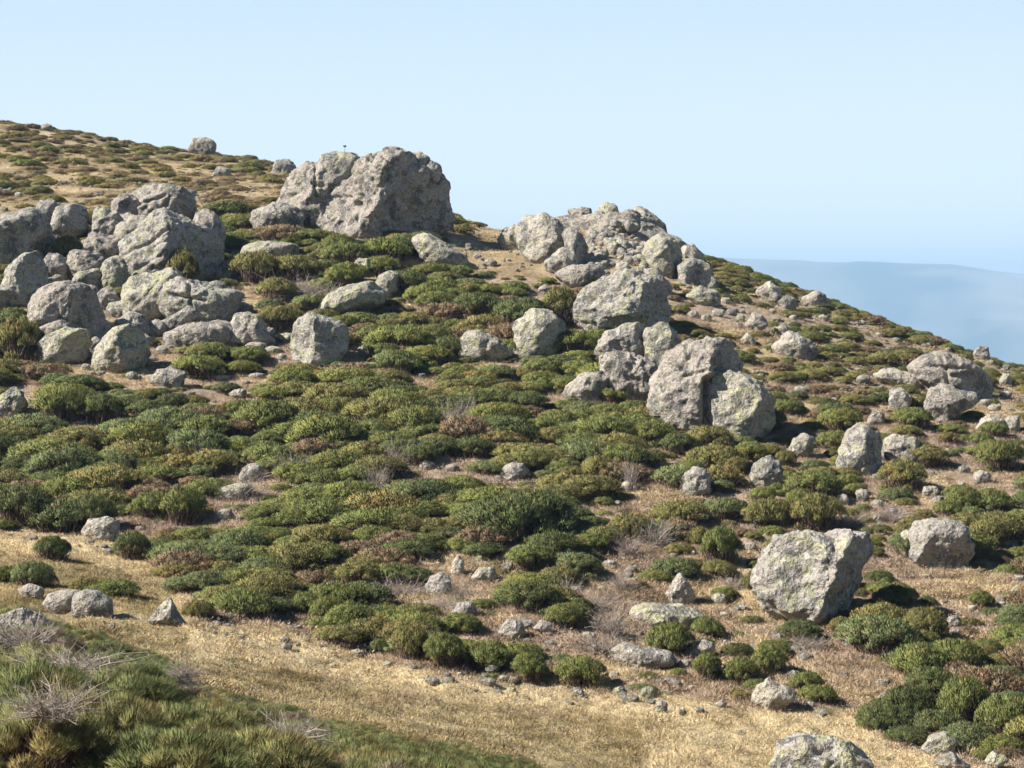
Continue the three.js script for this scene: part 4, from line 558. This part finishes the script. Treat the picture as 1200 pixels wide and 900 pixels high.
{
  SHRUBS.sort((a, b) => b.size - a.size);
  const own = [], rest = []; let nb = 0, nd = 0;
  for (const s of SHRUBS) { if (s.kind === 'dead') own.push(s); else if (s.kind === 'dry') (nd++ < 120 ? own : rest).push(s); else (nb++ < 160 ? own : rest).push(s); }
  own.forEach(buildShrub);
  const thicket = new THREE.Group(); thicket.name = 'broom_undergrowth'; tag(thicket, 'countless smaller brooms and dry shrubs covering the hillside', 'undergrowth', null, 'stuff'); scene.add(thicket);
  const M = new THREE.Matrix4(), Q = new THREE.Quaternion(), up = new THREE.Vector3(0, 1, 0), white = leafMat([1, 1, 1]);
  const sets = [...BROOMS, ...DRYS];
  sets.forEach((q, i) => {
    const mine = rest.filter(s => (s.kind === 'dry' ? BROOMS.length + s.v % DRYS.length : s.v % BROOMS.length) === i); if (!mine.length) return;
    const a = shadowed(new THREE.InstancedMesh(q.leaf, white, mine.length)), b = shadowed(new THREE.InstancedMesh(q.wood, woodMat, mine.length)); a.name = 'foliage'; b.name = 'stems';
    mine.forEach((s, k) => { M.compose(new THREE.Vector3(s.p.x, s.p.y - 0.06, s.p.z), Q.setFromAxisAngle(up, s.rot), new THREE.Vector3(s.w / 2, s.h / 0.9, s.w / 2)); a.setMatrixAt(k, M); b.setMatrixAt(k, M); const v = 0.85 + 0.3 * ((s.v * 37 % 60) / 60); a.setColorAt(k, tmpC.setRGB(...TONES[s.tone].map(c => c * v))); });
    thicket.add(a, b);
  });
  console.log('shrubs', SHRUBS.length, 'own', own.length, 'rest', rest.length, 'rocks', ROCKS.length);
}

// ---------------------------------------------------------------- the bushy knoll: close shrubs of long switches
{
  const outlineTop = px => poly1([[-200, 655], [0, 680], [60, 712], [130, 735], [200, 766], [240, 795], [330, 818], [430, 842], [560, 868], [660, 894], [760, 926]], px);
  const r = rng(808), mk = s => broomGeometry(s, { height: 0.9, count: 42000, len: 1.35, wid: 0.34, stems: 300, inner: 8000, thin: 0.45, dry: 0.25, lobes: 46 });
  const protos = [mk(301), mk(317), mk(331)];
  const tones = { olive: leafMat([0.27, 0.265, 0.10]), green: leafMat([0.215, 0.245, 0.085]), tan: leafMat([0.26, 0.215, 0.14]) }, words = { olive: 'yellow olive', green: 'grassy green', tan: 'tan and withered' };
  const spots = []; let n = 0;
  for (let k = 0; k < 9000; k++) {
    const d = Math.sqrt(rr(15.5 * 15.5, 36 * 36, r)), px = rr(-260, 760, r), x = (px - 600) / F * d, z = -d, y = ground(x, z), w = (d > 25 ? 0.7 : 1) * rr(1.3, 2.3, r), [qx, qy] = project(x, y, z); let h = w * rr(0.34, 0.50, r);
    const room = Math.min(qy - outlineTop(qx) - 3, qy - outlineTop(qx - w * 0.35 * F / d) + 4, qy - outlineTop(qx + w * 0.35 * F / d) + 6) * d / F - 0.06; if (room < 0.16 || qx > 800 || qy - room * F / d > 980) continue; h = Math.min(h, room);
    if (qy - h * F / d > 915) continue; if (spots.some(([a, b, c]) => Math.hypot(a - x, b - z) < (c + w) * (d > 25 ? 0.36 : 0.25))) continue;
    spots.push([x, z, w]); n++;
    const t = r() < (qx < 80 ? 0.22 : 0.06) ? 'tan' : r() < 0.38 ? 'olive' : 'green', q = protos[n % 3], g = new THREE.Group(); g.name = numbered('broom_shrub');
    g.position.set(x, y - 0.05, z); g.rotation.y = r() * 6.28; g.scale.set(w / 2, h / 0.95, w / 2);
    const f = shadowed(new THREE.Mesh(q.leaf, tones[t])), s = shadowed(new THREE.Mesh(q.wood, woodMat)); f.name = 'foliage'; s.name = 'stems'; g.add(f, s);
    const form = h < 0.34 ? 'dwarf' : h / w > 0.45 ? 'upright' : w > 2.1 ? 'sprawling' : w > 1.7 ? 'middling' : 'small', where = d > 25 ? 'at the far rim of the bushy knoll' : d > 20 ? 'across the crown of the bushy knoll' : 'on the near flank of the bushy knoll'; tag(g, `${form} ${words[t]} broom of loose switches ${where}`, 'shrub', `${form} ${words[t]} brooms ${where}`); scene.add(g);
  }
  console.log('knoll shrubs', n);
  for (const [px, py, w, h, label] of [[80, 800, 130, 44, 'silvery heap of bare twisted twigs on the bushy knoll'], [30, 760, 90, 40, 'grey twig tangle at the outer side of the bushy knoll'], [60, 860, 110, 50, 'withered twig tangle low on the bushy knoll'], [340, 880, 90, 50, 'bleached twig tangle at the foot of the bushy knoll'], [215, 795, 50, 24, 'dark twiggy remnant at the rim of the bushy knoll']]) {
    const p = hit(px, py + 40, 12), s = -p.z / F, m = shadowed(new THREE.Mesh(DEADS[Math.floor(r() * 3)], deadMat)); m.name = numbered('dead_shrub'); m.position.set(p.x, p.y + 0.42, p.z); m.rotation.y = r() * 6; m.scale.set(w * s / 1.7, h * s / 0.8, w * s / 1.7); tag(m, label, 'dead shrub'); scene.add(m);
  }
}

// ---------------------------------------------------------------- dry grass, small tufts and gravel: stuff nobody could count
{
  const tuft = (seed, n, len, wid, spread) => { const r = rng(seed), b = new Blades(); for (let k = 0; k < n; k++) { const a = r() * 6.28, q = Math.sqrt(r()) * spread, x = Math.cos(a) * q, z = Math.sin(a) * q; let dx = x * 2.2 + rr(-0.5, 0.5, r), dz = z * 2.2 + rr(-0.5, 0.5, r), dy = rr(0.15, 0.9, r), l = Math.hypot(dx, dy, dz); const v = rr(0.7, 1.25, r); b.blade(x, -0.01, z, dx / l, dy / l, dz / l, rr(0.5, 1.1, r) * len, wid * rr(0.7, 1.3, r), 0, 1, 0, [v, v * rr(0.92, 1.03, r), v * rr(0.85, 1.05, r)], r, 0.5); } return b.geometry(); };
  const kinds = [tuft(1, 70, 0.08, 0.0035, 0.26), tuft(2, 60, 0.13, 0.003, 0.16), tuft(3, 70, 0.05, 0.004, 0.32)];
  const mat = leafMat([1, 1, 1]); mat.roughness = 0.9;
  const g = new THREE.Group(); g.name = 'dry_grass'; tag(g, 'bleached dry grass matted over the meadow and slopes', 'grass', null, 'stuff'); scene.add(g);
  const lists = [[], [], []], r = rng(606);
  for (let k = 0; k < 215000; k++) {
    const d = Math.sqrt(rr(30 * 30, 150 * 150, r)), near = k < 62000, dd = near ? rr(32, 66, r) : k > 120000 ? rr(44, 92, r) : d, px = rr(-160, 1360, r), x = (px - 600) / F * dd, z = -dd, y = ground(x, z), [qx, qy] = project(x, y, z);
    if (qy > 930 || qy < 120) continue;
    const meadow = dd < 64 && qy > meadowEdge(qx) - 6, p = fbm(x * 0.35, z * 0.35, 90, 3); if (r() > (meadow ? 0.6 : 0.68) + p * 1.6) continue; const lump = meadow && r() < 0.006;
    const c = soilColor(x, z), v = rr(0.9, 1.5, r), t = lump ? (r() < 0.5 ? [0.20, 0.15, 0.11] : [0.22, 0.20, 0.08]) : meadow && r() < 0.06 ? [0.16, 0.16, 0.06] : [c[0] * v, c[1] * v, c[2] * v], sc = (lump ? 2.2 : dd > 90 ? 1.7 : meadow ? 1 : 1.5) * rr(0.6, 1.25, r);
    lists[Math.floor(r() * 3)].push([x, y, z, r() * 6.28, sc, t]);
  }
  const M = new THREE.Matrix4(), Q = new THREE.Quaternion(), up = new THREE.Vector3(0, 1, 0);
  lists.forEach((L, i) => { const m = shadowed(new THREE.InstancedMesh(kinds[i], mat, L.length)); m.name = 'grass_tufts'; L.forEach(([x, y, z, a, s, t], k) => { M.compose(new THREE.Vector3(x, y, z), Q.setFromAxisAngle(up, a), new THREE.Vector3(s, s * 0.9, s)); m.setMatrixAt(k, M); m.setColorAt(k, tmpC.setRGB(...t)); }); g.add(m); });
  // gravel and fist-sized stones
  const gr = rng(909), pebbles = []; const shape = rockGeometry([[-0.5, 0], [-0.35, 0.3], [0.1, 0.36], [0.45, 0.2], [0.5, -0.1], [0.2, -0.35], [-0.3, -0.3]], 0.42, { seed: 4, size: 1, detail: 4, cuts: 7, rough: 1, joints: 0 });
  for (let k = 0; k < 20000; k++) { const d = Math.sqrt(rr(38 * 38, 130 * 130, gr)), px = rr(-40, 1240, gr), x = (px - 600) / F * d, z = -d; if (fbm(x * 0.3, z * 0.3, 44, 3) < 0.02) continue; const y = ground(x, z), [qx, qy] = project(x, y, z); if (d < 62 && qy > meadowEdge(qx) + 14) continue; if (d < 40) continue; pebbles.push([x, y, z, gr() * 6.28, 0.05 + 0.34 * Math.pow(gr(), 3)]); }
  const pm = shadowed(new THREE.InstancedMesh(shape, GM[4], pebbles.length)); pm.name = 'gravel'; pebbles.forEach(([x, y, z, a, s], k) => { M.compose(new THREE.Vector3(x, y + s * 0.15, z), Q.setFromAxisAngle(up, a), new THREE.Vector3(s, s * 0.8, s)); pm.setMatrixAt(k, M); });
  tag(pm, 'gravel and fist sized stones strewn over the bare soil', 'gravel', null, 'stuff'); scene.add(pm);
}
renderer.render(scene, camera);
